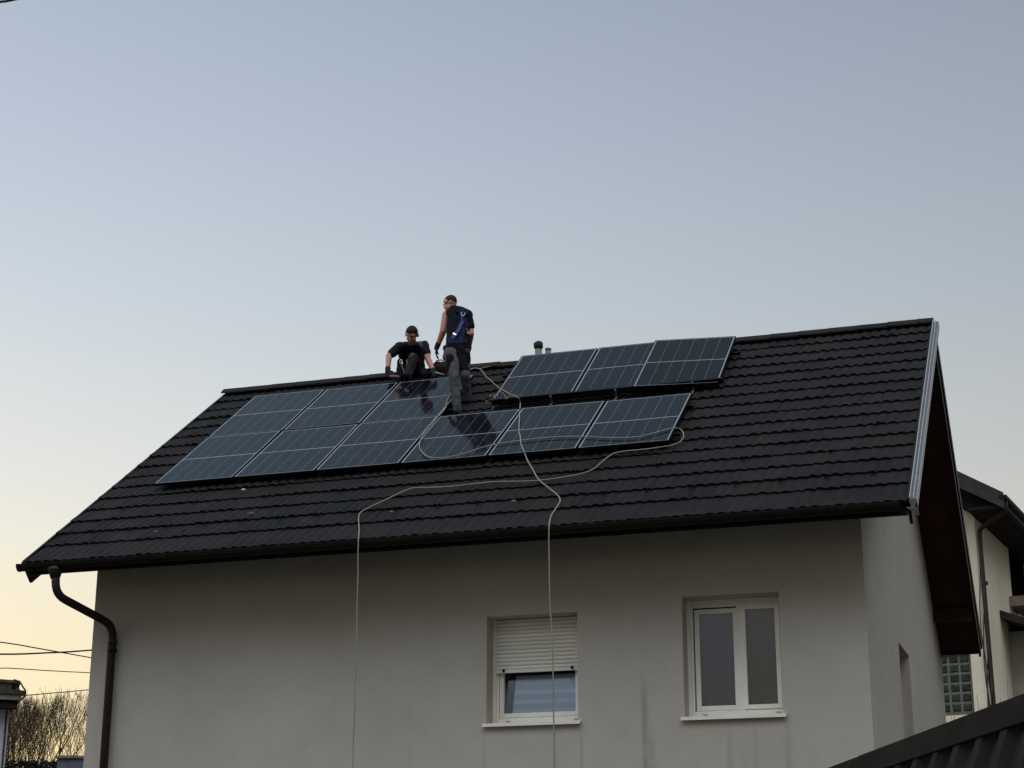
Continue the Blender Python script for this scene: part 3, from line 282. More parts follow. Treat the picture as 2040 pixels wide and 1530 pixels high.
def m_panel():
    g = NG('solar_cells')
    sp = g.n.new('ShaderNodeSeparateXYZ'); g.l.new(g.tc(), sp.inputs[0]); x, y = sp.outputs[0], sp.outputs[1]
    def line(c, first, pitch, w):
        q = g.math('FRACT', g.math('ADD', g.math('DIVIDE', g.math('SUBTRACT', c, first), pitch), .5))
        return g.math('LESS_THAN', g.math('MULTIPLY', g.math('ABSOLUTE', g.math('SUBTRACT', q, .5)), pitch), w/2)
    def outside(c, a, b):
        return g.math('MAXIMUM', g.math('LESS_THAN', c, a), g.math('GREATER_THAN', c, b))
    edge = g.math('MAXIMUM', outside(x, .026, PW-.026), outside(y, .026, PH-.026))
    mid = g.math('LESS_THAN', g.math('ABSOLUTE', g.math('SUBTRACT', y, PH/2)), .0085)
    cols = line(x, .026, (PW-.052)/6, .0065)
    rows = line(y, .026, (PH/2-.026)/9, .0022)
    bus = line(x, .026, (PW-.052)/60, .0012)
    nb = g.noise(2.2, 3); cell = g.ramp(nb, [(.3, (.0016, .0022, .0040)), (.7, (.0032, .0042, .0068))])
    c = g.mix(g.math('MULTIPLY', bus, .12), cell, (.06, .065, .07))
    c = g.mix(g.math('MULTIPLY', rows, .55), c, (.06, .065, .075))
    c = g.mix(g.math('MULTIPLY', cols, .55), c, (.16, .165, .17))
    c = g.mix(mid, c, (.26, .26, .255))
    c = g.mix(edge, c, (.27, .27, .26))
    dust = g.noise(9, 5, .7)
    c = g.mix(g.math('MULTIPLY', g.math('SUBTRACT', dust, .35, clamp=True), .02), c, (.30, .28, .26))
    g.col(c)
    g.rough(g.ramp(g.noise(3, 4), [(.3, (.06,)*3), (.7, (.11,)*3)]))
    g.b.inputs['IOR'].default_value = 1.285
    return g.m
PW, PH = 1.130, 1.698
M_STUCCO = m_stucco(); M_TILE = m_tile(); M_CELL = m_panel()
M_BROWN = plain('dark_brown_metal', (.0120, .0088, .0072), .5, .0, .25, 5, .15, 40, .12)
M_PIPEG = plain('faded_brown_pipe', (.060, .048, .036), .6, .0, .3, 5, .15, 40, .1)
M_PIPEB = plain('brown_downpipe', (.022, .0155, .0115), .45, .0, .3, 5, .15, 40, .2)
M_SOFFIT = plain('dark_soffit_boards', (.042, .015, .0125), .8, 0, .3, 3, 0, 60, .2)
M_FRAME = plain('black_anodised_frame', (.005, .005, .006), .45, .0, .2, 12, 0, 60, .15)
M_ALU = plain('pale_trim_metal', (.34, .335, .325), .5, .2, .12, 20)
M_WHITE = plain('white_plastic', (.82, .765, .65), .45, 0, .05, 4)
M_ROPE = None
def m_rope(name, c1, c2):
    g = NG(name); w = g.n.new('ShaderNodeTexWave'); w.inputs['Scale'].default_value = 30; w.inputs['Distortion'].default_value = 1.5
    w.bands_direction = 'DIAGONAL'; g.l.new(g.tc(), w.inputs[0])
    g.col(g.mix(g.math('MULTIPLY', g.noise(5, 4), .4), g.ramp(w.outputs['Fac'], [(.2, c1), (.8, c2)]), tuple(v*.45 for v in c1)))
    g.rough(.9); return g.m
M_ROPE = m_rope('braided_rope', (.22, .19, .135), (.36, .32, .24))
M_CORD = m_rope('olive_cord', (.15, .135, .045), (.26, .23, .085))

# ------------------------------------------------------------------ ground and hillside
def ground_z(x, y):
    fx, fy = -math.sin(.32), math.cos(.32)
    D = (x-13.72)*fx+(y+18.2)*fy
    z = 0
    if D > 38:
        t = min(1, (D-38)/11.5); t = t*t*(3-2*t); z = 6.15*t
        if D > 52: z -= 1.3*min(1, (D-52)/8)*(1 if D < 70 else max(0, 1-(D-70)/80))
        z += .25*noise.noise(Vector((x*.15, y*.15, 0)))+.12*noise.noise(Vector((x*.6, y*.6, 3)))
        lat = (x-13.72)*math.cos(.32)+(y+18.2)*math.sin(.32)
        z *= 1/(1+math.exp((lat+2)/4))
    return z
mb = MB(); N = 240
def gc(i):
    t = (i/N-.5)*2; return math.copysign(abs(t)**2.2, t)*700
vs = [(gc(i), gc(j)+20, ground_z(gc(i), gc(j)+20)) for j in range(N+1) for i in range(N+1)]
mb.add(vs, [(j*(N+1)+i, j*(N+1)+i+1, (j+1)*(N+1)+i+1, (j+1)*(N+1)+i) for j in range(N) for i in range(N)], True)
g = NG('rough_grass'); g.col(g.ramp(g.noise(.35, 6, .7), [(.3, (.035, .033, .023)), (.7, (.080, .072, .052))])); g.rough(.95)
g.bump(g.noise(3, 5, .7), .6, .1)
tag(mb.build('ground', g.m), 'dark winter ground around the houses rising to a low hillside at the left', kind='structure')

# ------------------------------------------------------------------ the house
house = empty('house', (6.7, 5.4, 0), 'beige rendered house with dark tiled gable roof, two workers on top', 'house')
WIN = [(7.130, 8.205, 3.885, 5.103), (9.407, 10.485, 3.880, 5.203)]
RD = .27                                              # window recess depth
def wall_z(y):                                        # underside of the roof above y
    yy = y if y < YR else 2*YR-y
    return Z0+yy*TA-.14/CA-.004
mb = MB()
xs = sorted({XL, XR, *[v for w in WIN for v in w[:2]]}); zs = sorted({0, wall_z(WO), *[v for w in WIN for v in w[2:]]})
for i in range(len(xs)-1):
    for j in range(len(zs)-1):
        cx, cz = (xs[i]+xs[i+1])/2, (zs[j]+zs[j+1])/2
        if any(w[0] < cx < w[1] and w[2] < cz < w[3] for w in WIN): continue
        mb.add([(xs[i], WO, zs[j]), (xs[i+1], WO, zs[j]), (xs[i+1], WO, zs[j+1]), (xs[i], WO, zs[j+1])], [(0,1,2,3)])
for a, b, c, d in WIN:
    y1 = WO+RD+.068
    mb.add([(a,WO,c),(a,WO,d),(a,y1,d),(a,y1,c)], [(0,1,2,3)]).add([(b,WO,c),(b,y1,c),(b,y1,d),(b,WO,d)], [(0,1,2,3)])
    mb.add([(a,WO,d),(b,WO,d),(b,y1,d),(a,y1,d)], [(0,1,2,3)]).add([(a,WO,c),(a,y1,c),(b,y1,c),(b,WO,c)], [(0,1,2,3)])
# gable wall on the right with its tall recess
GY0, GY1, GZ0, GZ1, GD = 3.84, 5.00, 3.0, 5.07, .16
def gpoly(x, flip):
    pts = [(x, WO, 0), (x, YB, 0), (x, YB, wall_z(YB)), (x, YR, wall_z(YR)), (x, WO, wall_z(WO))]
    return pts[::-1] if flip else pts
ys = [WO, GY0, GY1, YB]
for i in range(3):
    y0, y1 = ys[i], ys[i+1]
    if i == 1:
        mb.add([(XR,y0,0),(XR,y1,0),(XR,y1,GZ0),(XR,y0,GZ0)], [(0,1,2,3)])
        mb.add([(XR,y0,GZ1),(XR,y1,GZ1),(XR,y1,wall_z(y1)),(XR,YR,wall_z(YR)),(XR,y0,wall_z(y0))], [(0,1,2,3,4)])
        xi = XR-GD
        mb.add([(XR,y0,GZ0),(xi,y0,GZ0),(xi,y0,GZ1),(XR,y0,GZ1)], [(0,1,2,3)]).add([(XR,y1,GZ0),(XR,y1,GZ1),(xi,y1,GZ1),(xi,y1,GZ0)], [(0,1,2,3)])
        mb.add([(XR,y0,GZ1),(xi,y0,GZ1),(xi,y1,GZ1),(XR,y1,GZ1)], [(0,1,2,3)]).add([(XR,y0,GZ0),(XR,y1,GZ0),(xi,y1,GZ0),(xi,y0,GZ0)], [(0,1,2,3)])
    else:
        mb.add([(XR,y0,0),(XR,y1,0),(XR,y1,wall_z(y1)),(XR,y0,wall_z(y0))], [(0,1,2,3)])
mb.add(gpoly(XL, True), [(0,1,2,3,4)])
mb.add([(XL,YB,0),(XL,YB,wall_z(YB)),(XR,YB,wall_z(YB)),(XR,YB,0)], [(0,1,2,3)])
mb.build('wall', M_STUCCO, house)
gw = MB().box((XR-GD-.05, GY0-.02, GZ0-.02), (XR-GD-.005, GY1+.02, GZ1+.02)).build('side_window', M_WHITE, house)
MB().box((XR-GD-.004, GY0+.10, GZ0+.1), (XR-GD+.004, GY1-.10, GZ1-.10)).build('pane', plain('dark_pane', (.03,.035,.045), .06), gw)

# roof: moulded tile courses on the front slope
rw = [random.Random(91+i).uniform(-1, 1) for i in range(97)]
mb = MB(); dx = .125/8; nx = int((X1-X0)/dx); PIT = .3767
def wave(x):
    t = (x/.125) % 1.0
    k_ = int(x/.125); q = rw[k_ % 97]
    return (.0215+q*.007)*(math.sin(PI*t**.72)**1.2)
rowsb = [-.03]+[.08+PIT*k for k in range(1, 17)]
rng = random.Random(3)
for k, sb in enumerate(rowsb):
    se = rowsb[k+1] if k+1 < len(rowsb) else SR+.01
    joint = rng.random()*1.25; offs = [rng.uniform(-.0035, .0035) for _ in range(12)]
    vs = []
    L = se-sb
    for fs_, base, wv, ds in ((0, .000, .4, 0), (0, .021, 1, -.004), (.05, .023, 1, 0), (.45, .015, .95, 0), (.93, .003, .6, 0), (1.03, .000, .5, 0)):
        for i in range(nx+1):
            x = X0+i*dx*((X1-X0)/(nx*dx)); pi = int((x-X0+joint)/1.25); fr = (x-X0+joint) % 1.25
            o = offs[pi % 12]*(1 if base > 0 else 0)-(0.006 if fr < .012 and base > 0 else 0)
            xx = x + .012*(fs_)*0
            vs.append(RP(xx, sb+fs_*L+ds-(.012+.006*rw[(int(x/.125)*7+k*31) % 97])*math.sin(PI*((x/.125) % 1))*(1 if fs_ < .06 else 0), base-.009+wave(x+k*1.37)*wv+o))
    w = nx+1
    mb.add(vs, [(r*w+i, r*w+i+1, (r+1)*w+i+1, (r+1)*w+i) for r in range(5) for i in range(nx)], False)
roof = mb.build('roof', M_TILE, house)
for p in roof.data.polygons: p.use_smooth = False
# rear slope
mb = MB(); nx2 = 170; vs = []
for k, sb in enumerate(rowsb):
    se = rowsb[k+1] if k+1 < len(rowsb) else SR+.01
    vs = [RB(X0+(X1-X0)*i/nx2, q, h+.008*(i % 2)) for q, h in ((sb, 0), (sb, .034), (se, .002)) for i in range(nx2+1)]
    w = nx2+1
    mb.add(vs, [(r*w+i, (r+1)*w+i, (r+1)*w+i+1, r*w+i+1) for r in range(2) for i in range(nx2)])
mb.build('rear_roof', M_TILE, house)
# decking under the tiles, its dark board underside, as a slab 12 cm thick
mb = MB()
nb = 14
for f in (RP, RB):
    a_, b_ = f(0, .03, -.14), f(0, SR, -.14); c_, d_ = f(0, SR, -.012), f(0, .03, -.012)
    prism(mb, [(q.y, q.z) for q in (a_, b_, c_, d_)], X0+.03, X1-.03)
for f in (RP, RB):                                    # board joints on the underside
    for k in range(1, 32):
        s0 = SR*k/32; p0, p1 = f(0, s0, -.1400), f(0, s0, -.1445); p2, p3 = f(0, s0+SR/32-.012, -.1445), f(0, s0+SR/32-.012, -.1400)
        prism(mb, [(q.y, q.z) for q in (p0, p1, p2, p3)], XR+.002, X1-.031)
mb.build('soffit', M_SOFFIT, house)
# purlin end under the right overhang
mb = MB()
for s_, w_ in ((.95, .14),):
    p = RB(0, s_, -.15)
    mb.box((XR+.003, p.y-w_/2, p.z-.20), (X1-.04, p.y+w_/2, p.z-.01))
mb.build('purlin', M_SOFFIT, house)
for nm, xa, xb in (('barge_board', X0-.005, X0+.028), ('barge_board', X1-.029, X1+.004)):
    mb = MB()
    for f in (RP, RB):
        tip = Vector((0, .168, Z0-.215)) if f is RP else Vector((0, 2*YR-.168, Z0-.215)); lo = Vector((0, .06, Z0-.11)) if f is RP else Vector((0, 2*YR-.06, Z0-.11))
        q = [lo, tip, f(0, SR+.2, -.275) if False else Vector((0, YR, Z0+YR*TA-.275/CA)), f(0, SR, .03), f(0, -.02, .03)]
        prism(mb, [(v.y, v.z) for v in q], xa, xb)
    mb.build(nm, M_BROWN, house)
mb = MB()                                             # fascia behind the gutter
mb.box((X0+.03, .035, Z0-.15), (X1-.03, .06, Z0+.015)); mb.build('fascia', M_BROWN, house)
mb = MB()
mb.box((X0+.03, 2*YR-.06, Z0-.15), (X1-.03, 2*YR-.035, Z0+.015)); mb.build('rear_fascia', M_BROWN, house)
# drip edge: the thin light line along the eave
mb = MB(); prism(mb, [(-.035, Z0-.012), (-.028, Z0-.012), (.03, Z0+.01), (.03, Z0+.018)], X0+.0, X1-.0)
mb.build('drip_edge', plain('worn_metal_edge', (.10, .095, .09), .4, .6), house)
# gutter: an open half pipe
def half_pipe(mb, x0, x1, yc, zc, r, n=12, th=.004):
    sec = [(yc+r*math.cos(PI+PI*i/n), zc+r*math.sin(PI+PI*i/n)) for i in range(n+1)]
    inn = [(yc+(r-th)*math.cos(PI+PI*i/n), zc+(r-th)*math.sin(PI+PI*i/n)) for i in range(n+1)]
    bead = [(yc-r-.008, zc), (yc-r-.008, zc+.012), (yc-r+.004, zc+.012)]
    prof = [bead[1], bead[0]]+sec+inn[::-1]+[bead[2]]
    prism(mb, prof, x0, x1)
mb = MB(); half_pipe(mb, X0-.010, X1-.10, -.07, Z0-.055, .068); gut = mb.build('gutter', M_BROWN, house)
for xe in (X0-.014, X1-.106):
    mb = MB(); sec = [(-.07+.071*math.cos(PI+PI*i/12), Z0-.055+.071*math.sin(PI+PI*i/12)) for i in range(13)]
    prism(mb, sec+[(-.07+.071, Z0-.04), (-.07-.079, Z0-.04)], xe, xe+.01); mb.build('end_cap', M_BROWN, gut)
for i in range(19):
    mb = MB(); x = X0+.2+i*.56
    pts = [(x, -.07+.073*math.cos(PI+PI*j/10), Z0-.055+.073*math.sin(PI+PI*j/10)) for j in range(11)]
    for a_, b_ in zip(pts, pts[1:]): mb.hexa([(x-.012, a_[1], a_[2]), (x+.012, a_[1], a_[2]), (x+.012, b_[1], b_[2]), (x-.012, b_[1], b_[2])]+
        [(x-.012, a_[1]*1.0, a_[2]-.004), (x+.012, a_[1], a_[2]-.004), (x+.012, b_[1], b_[2]-.004), (x-.012, b_[1], b_[2]-.004)])
    mb.build('gutter_bracket', M_BROWN, gut)
half = MB(); half_pipe(half, X0-.07, X1-.10, 2*YR+.07, Z0-.055, .068); half.build('rear_gutter', M_BROWN, house)
# downpipe with its funnel and swan neck
def arc_path(pts, rad=.12, n=6):
    pts = [Vector(p) for p in pts]; out = [pts[0]]
    for i in range(1, len(pts)-1):
        a, b, c = pts[i-1], pts[i], pts[i+1]; d0 = (a-b).normalized(); d1 = (c-b).normalized()
        p0, p1 = b+d0*rad, b+d1*rad
        for k in range(n+1):
            t = k/n; out.append(p0*(1-t)**2+b*2*t*(1-t)+p1*t*t)
    out.append(pts[-1]); return out
mb = MB(); mb.tube(arc_path([(1.955, -.07, 5.80), (1.975, -.07, 5.50), (2.325, WO-.085, 5.235), (2.335, WO-.085, 0.0)], .15), .050, 16)
dp = mb.build('downpipe', M_PIPEB, house)
mb = MB(); mb.tube([(1.945, -.07, 5.825), (1.95, -.07, 5.79), (1.955, -.07, 5.69)], [.090, .086, .054], 16); mb.build('funnel', M_PIPEB, dp)
mb = MB(); mb.tube([(2.332, WO-.085, 5.06), (2.332, WO-.085, 5.00)], .056, 16); mb.tube([(2.334, WO-.085, 4.95), (2.334, WO-.085, 4.90)], .0545, 16); mb.build('pipe_sleeve', M_PIPEB, dp)
for z in (4.93, 3.05, 1.2):
    mb = MB(); mb.tube([(2.334, WO-.085, z-.012), (2.334, WO-.085, z+.012)], .060, 16); mb.box((2.325, WO-.03, z-.01), (2.345, WO+.01, z+.01)); mb.build('pipe_clip', M_BROWN, dp)
# ridge caps: overlapping folded pieces
mb = MB(); x = X0-.01; i = 0
while x < X1-.02:
    xe = min(x+.42, X1+.012); h = .050+.002*rng.uniform(-1, 1)+(.016*rng.uniform(-1, 1) if 5.6 < x < 6.6 else 0)
    for xx0, xx1, dh in ((x, xe, 0),):
        prof = []
        for k in range(-4, 5):
            t = k/4; w = .135
            yy = YR+t*w; zz = Z0+YR*TA+h+.035-(abs(t)**1.5)*w*TA
            prof.append((yy, zz))
        k = len(prof)
        vs = [(xx0-.02, y, z+.004) for y, z in prof]+[(xx1, y, z) for y, z in prof]+[(xx0-.02, y, z-.012) for y, z in prof]+[(xx1, y, z-.02) for y, z in prof]
        fs = [(q, q+1, k+q+1, k+q) for q in range(k-1)]+[(q, 2*k+q, 2*k+q+1, q+1) for q in range(k-1)]+[(0, k, 3*k, 2*k), (k-1, 3*k-1, 4*k-1, 2*k-1)]
        mb.add(vs, fs)
    x += .40; i += 1
prism(mb, [(YR-.10, Z0+YR*TA-.05), (YR, Z0+YR*TA+.06), (YR+.10, Z0+YR*TA-.05)], X0, X1)
mb.build('ridge_cap', M_TILE, roof)
# pale metal verge trim up the right edge
mb = MB(); prof = [(0, .045), (.004, .085), (.013, .085), (.018, .050), (.036, .046), (.041, .078), (.049, .078), (.054, .046), (.072, .042), (.075, .060), (.079, .060), (.082, -.03), (.077, -.03), (.075, .02), (0, .02)]
k = len(prof); a0, a1 = -.13, SR-.10
vs = [RP(X1+.005+u, a0, w) for u, w in prof]+[RP(X1+.005+u, a1, w) for u, w in prof]
mb.add(vs, [(i, (i+1) % k, k+(i+1) % k, k+i) for i in range(k)]+[tuple(range(k))[::-1], tuple(range(k, 2*k))])
vt = mb.build('verge_trim', M_ALU, roof)
mb = MB()  # grey strips laid in the trim valleys to paint in the grooves' shade
for ua, ub in ((.0185, .0355), (.0545, .0735)):
    q = [(ua, .047), (ub, .047), (ub, .053), (ua, .053)]
    mb.add([RP(X1+.005+u, a0, w) for u, w in q]+[RP(X1+.005+u, a1, w) for u, w in q], [(i, (i+1) % 4, 4+(i+1) % 4, 4+i) for i in range(4)]+[(3,2,1,0), (4,5,6,7)])
mb.build('groove_shade', plain('groove_shade_grey', (.10, .10, .10), .6), vt)
mb = MB(); p = RP(X1+.005, a0+.02, 0)
mb.hexa([(X1-.03, p.y+.02, p.z-.03), (X1+.088, p.y+.0, p.z-.05), (X1+.085, p.y+.10, p.z-.10), (X1+.06, p.y+.11, p.z-.10),
         (X1-.03, p.y+.02, p.z-.026), (X1+.088, p.y+.0, p.z-.046), (X1+.085, p.y+.10, p.z-.096), (X1+.06, p.y+.11, p.z-.096)])
mb.build('trim_flap', M_ALU, roof)
mb = MB(); prism(mb, [(YR-.10, Z0+YR*TA-.035), (YR, Z0+YR*TA+.085), (YR+.10, Z0+YR*TA-.035)], X1+.006, X1+.03)
mb.build('ridge_end_plate', plain('pale_film', (.5, .5, .5), .5), roof)
mb = MB(); mb.hexa([*[RB(X1+.004+u, s_, w) for u, s_, w in ((0, 0, -.1), (.02, 0, -.1), (.02, SR-.1, -.1), (0, SR-.1, -.1))], *[RB(X1+.004+u, s_, w) for u, s_, w in ((0, 0, .06), (.02, 0, .06), (.02, SR-.1, .06), (0, SR-.1, .06))]])
mb.build('rear_verge_trim', M_BROWN, roof)
# snow guards: small folded hooks, rows half a metre apart
def guard_mesh():
    mb = MB(); w = .014
    mb.box((-w, 0, .030), (w, .16, .0345)); mb.box((-w, -.004, .030), (w, 0, .070))
    mb.hexa([(-w, 0, .066), (w, 0, .066), (w, .060, .036), (-w, .060, .036), (-w, 0, .070), (w, 0, .070), (w, .064, .036), (-w, .064, .036)])
    o = mb.build('snow_guard', M_BROWN, roof, local=True); return o
g0 = guard_mesh()
roofoff = Vector(house.location)
spots = [(1.53+.5035*k, .72) for k in range(21)]+[(2.05+1.003*k, 1.46) for k in range(10)]+[(9.57, 2.25), (10.56, 2.25), (11.55, 2.25)]
for i, (x, s_) in enumerate(spots):
    o = g0 if i == 0 else g0.copy()
    if i: COL.objects.link(o)
    o.parent = roof; o.location = RP(x, s_, .006)-roofoff; o.rotation_euler = (A, 0, rng.uniform(-.05, .05))
# flue and vent pipes behind the ridge
M_PIPE = plain('weathered_vent', (.16, .145, .115), .8, 0, .3, 14)
mb = MB(); mb.tube([(6.245, 5.6, 9.25), (6.245, 5.6, 9.99)], .052, 14); vp = mb.build('vent_pipe', M_PIPE, roof)
mb = MB(); mb.tube([(6.245, 5.6, 9.955), (6.245, 5.6, 9.985), (6.24, 5.6, 10.04), (6.235, 5.6, 10.065)], [.058, .072, .072, .045], 12); mb.build('vent_cap', plain('dark_vent_cap', (.03, .028, .024), .7), vp)
mb = MB(); mb.tube([(6.365, 5.7, 9.2), (6.365, 5.7, 9.975)], .042, 14); mb.tube([(6.365, 5.7, 9.955), (6.365, 5.7, 9.98)], .047, 14); mb.build('vent_pipe', M_PIPE, roof)

# windows
M_GLASS = NG('window_glass'); M_GLASS.b.inputs['Base Color'].default_value = (1, 1, 1, 1)
def glass_mat():
    g = M_GLASS; tr = g.n.new('ShaderNodeBsdfTransparent'); tr.inputs[0].default_value = (.965, .97, .97, 1)
    gl = g.n.new('ShaderNodeBsdfGlossy'); gl.inputs['Roughness'].default_value = .02; gl.inputs[0].default_value = (1, 1, 1, 1)
    fr = g.n.new('ShaderNodeFresnel'); fr.inputs[0].default_value = 1.75
    mx = g.n.new('ShaderNodeMixShader'); g.l.new(fr.outputs[0], mx.inputs[0]); g.l.new(tr.outputs[0], mx.inputs[1]); g.l.new(gl.outputs[0], mx.inputs[2])
    g.l.new(mx.outputs[0], g.n['Material Output'].inputs['Surface']); return g.m
M_GLASS = glass_mat()
def ring(mb, x0, x1, z0, z1, y0, y1, w, wb=None, wt=None):
    wb = wb or w; wt = wt or w
    mb.box((x0, y0, z0), (x0+w, y1, z1)); mb.box((x1-w, y0, z0), (x1, y1, z1))
    mb.box((x0+w, y0, z0), (x1-w, y1, z0+wb)); mb.box((x0+w, y0, z1-wt), (x1-w, y1, z1))
def window(kind, a, b, c, d):
    yf = WO+RD                                         # front plane of the frame
    mb = MB(); ring(mb, a, b, c+.02, d, yf, yf+.07, .058, .075, .05)
    root = mb.build('window', M_WHITE, house, bevel=.004)
    # guide rails for the shutter
    for q in (a, b-.035): MB().box((q, yf-.045, c+.03), (q+.035, yf-.003, d)).build('guide_rail', M_WHITE, root)
    mb = MB(); mb.hexa([(a-.035, WO-.045, c-.012), (b+.035, WO-.045, c-.012), (b+.035, yf+.0, c+.012), (a-.035, yf+.0, c+.012),
                        (a-.035, WO-.045, c+.004), (b+.035, WO-.045, c+.004), (b+.035, yf+.0, c+.028), (a-.035, yf+.0, c+.028)])
    mb.box((a-.035, WO-.049, c-.032), (b+.035, WO-.043, c+.004)); mb.build('sill', M_WHITE, root)
    for x in (a+.17, b-.10): MB().box((x-.025, yf-.008, c+.048), (x+.025, yf-.001, c+.062)).build('drain_cover', plain('cap_plastic', (.36, .33, .29), .5), root)
    return root, yf
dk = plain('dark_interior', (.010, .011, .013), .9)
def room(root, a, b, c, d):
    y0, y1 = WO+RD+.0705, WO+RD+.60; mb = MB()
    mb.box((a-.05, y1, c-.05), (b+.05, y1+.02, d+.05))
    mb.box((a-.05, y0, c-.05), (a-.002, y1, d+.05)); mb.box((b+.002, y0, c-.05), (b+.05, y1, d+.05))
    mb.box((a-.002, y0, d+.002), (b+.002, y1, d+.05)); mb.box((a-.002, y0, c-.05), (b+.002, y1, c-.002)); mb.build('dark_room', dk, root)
# left window: roller shutter half down, sash below
a, b, c, d = WIN[0]; w1, yf = window('shutter', a, b, c, d)
w1['label'] = 'window with its white roller shutter half lowered'
zb = 4.508
mb = MB(); k = 0; z = zb+.012; sl = .0455
while z < d-.01:
    zt = min(z+sl, d-.002); n_ = 6
    prof = [(yf-.026-.011*math.sin(PI*(i/n_)), z+(zt-z)*.93*i/n_) for i in range(n_+1)]
    prof += [(yf-.014, zt-.001), (yf-.014, z)]
    kk = len(prof)
    mb.add([(a+.036, y, q) for y, q in prof]+[(b-.036, y, q) for y, q in prof], [(i, (i+1) % kk, kk+(i+1) % kk, kk+i) for i in range(kk)]+[tuple(range(kk))[::-1], tuple(range(kk, 2*kk))])
    z += sl
sh = mb.build('roller_shutter', M_WHITE, w1)
mb = MB(); mb.box((a+.036, yf-.04, zb-.022), (b-.036, yf-.012, zb+.010)); mb.build('shutter_bottom_bar', M_WHITE, w1)
for x in (a+.13, b-.13): MB().tube([(x, yf-.040, zb+.005), (x, yf-.060, zb+.005)], .016, 10).build('shutter_stop', plain('dark_rubber', (.02, .018, .016), .8), w1)
mb = MB(); ring(mb, a+.062, b-.062, c+.099, d-.055, yf+.012, yf+.062, .050); mb.build('sash', M_WHITE, w1, bevel=.004)
mb = MB(); mb.hexa([(a+.108, yf+.030, c+.145), (b-.108, yf+.030, c+.145), (b-.108, yf+.036, c+.145), (a+.108, yf+.036, c+.145), (a+.108, yf+.030+.17*(d-c-.25), d-.10), (b-.108, yf+.030+.17*(d-c-.25), d-.10), (b-.108, yf+.036+.17*(d-c-.25), d-.10), (a+.108, yf+.036+.17*(d-c-.25), d-.10)]); mb.build('pane', M_GLASS, w1)
g = NG('striped_blind'); wv = g.n.new('ShaderNodeTexWave'); wv.bands_direction = 'Z'; wv.inputs['Scale'].default_value = 2.9; wv.inputs['Distortion'].default_value = .6; wv.inputs['Detail Scale'].default_value = .6
g.l.new(g.tc(), wv.inputs[0]); g.col(g.ramp(wv.outputs['Fac'], [(.35, (.56, .70, .90)), (.75, (.78, .90, 1.0))])); g.rough(.8)  # blue of the pane's sky reflection is put into the blind's colour
mb = MB(); mb.add([(a+.190, yf+.075, c+.10), (b-.06, yf+.075, c+.10), (b-.06, yf+.125, 4.470), (a+.225, yf+.125, 4.470)], [(0,1,2,3)])
mb.add([(a+.190, yf+.079, c+.10), (a+.225, yf+.129, 4.470), (b-.06, yf+.129, 4.470), (b-.06, yf+.079, c+.10)], [(0,1,2,3)]); mb.build('blind', g.m, w1)
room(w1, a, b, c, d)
# right window: two casements, the left one ajar
a, b, c, d = WIN[1]; w2, yf = window('casement', a, b, c, d)
w2['label'] = 'two casement window with the left casement ajar'
xm = a+.585
MB().box((xm-.03, yf+.001, c+.096), (xm+.03, yf+.069, d-.051)).build('mullion', M_WHITE, w2)
mb = MB(); mb.box((a+.062, yf+.002, d-.085), (b-.062, yf+.03, d-.052)); mb.build('head_strip', M_WHITE, w2)
mb = MB(); ring(mb, xm+.018, b-.050, c+.098, d-.080, yf-.012, yf+.045, .050); s2 = mb.build('sash', M_WHITE, w2, bevel=.004)
MB().box((xm+.066, yf+.012, c+.145), (b-.098, yf+.018, d-.128)).build('pane', M_GLASS, w2)
mb = MB(); ring(mb, a+.072, xm-.024, c+.100, d-.100, yf+.02, yf+.07, .054); s1 = mb.build('sash', M_WHITE, w2, bevel=.004)
MB().box((a+.124, yf+.042, c+.152), (xm-.076, yf+.048, d-.152)).build('pane', M_GLASS, w2)
gcur = NG('net_curtain'); gcur.col(gcur.ramp(gcur.noise(3, 4, .6, stretch=(1.2, 1, .5)), [(.3, (.076, .104, .270)), (.7, (.086, .116, .300))])); gcur.rough(.9)
gcu2 = NG('beige_curtain'); gcu2.col(gcu2.ramp(gcu2.noise(3, 4, .6, stretch=(1.4, 1, .4)), [(.3, (.090, .084, .100)), (.7, (.102, .096, .114))])); gcu2.rough(.9)
for xa, xb, m_ in ((a+.09, xm-.01, gcur.m), (xm+.01, b-.06, gcu2.m)):
    mb = MB(); nn = 40; vs = []
    for i in range(nn+1):
        x = xa+(xb-xa)*i/nn; y = yf+.115+.006*math.sin(i*.35)
        vs += [(x, y, c+.06), (x, y, d-.04)]
    for i in range(nn+1):
        x = xa+(xb-xa)*i/nn; y = yf+.119+.006*math.sin(i*.35)
        vs += [(x, y, c+.06), (x, y, d-.04)]
    o_ = 2*(nn+1)
    mb.add(vs, [(2*i, 2*i+2, 2*i+3, 2*i+1) for i in range(nn)]+[(o_+2*i, o_+2*i+1, o_+2*i+3, o_+2*i+2) for i in range(nn)], True); mb.build('curtain', m_, w2)
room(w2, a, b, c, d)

# ------------------------------------------------------------------ solar panels
def make_panel():
    r = empty('solar_panel', (0, 0, 0), '', 'solar panel')
    mb = MB(); t = .011
    mb.box((0, 0, -.035), (t, PH, .003)); mb.box((PW-t, 0, -.035), (PW, PH, .003))
    mb.box((t, 0, -.035), (PW-t, t, .003)); mb.box((t, PH-t, -.035), (PW-t, PH, .003))
    mb.build('frame', M_FRAME, r, local=True)
    MB().box((t, t, -.006), (PW-t, PH-t, 0)).build('glass', M_CELL, r, local=True)
    MB().box((PW/2-.10, PH-.16, -.028), (PW/2+.10, PH-.08, -.007)).build('junction_box', M_FRAME, r, local=True)
    return r
def copy_thing(r):
    c = r.copy(); COL.objects.link(c)
    for ch in list(r.children):
        d = ch.copy(); COL.objects.link(d); d.parent = c
        for gch in list(ch.children):
            e = gch.copy(); COL.objects.link(e); e.parent = d
    return c
proto = make_panel(); used = [0]
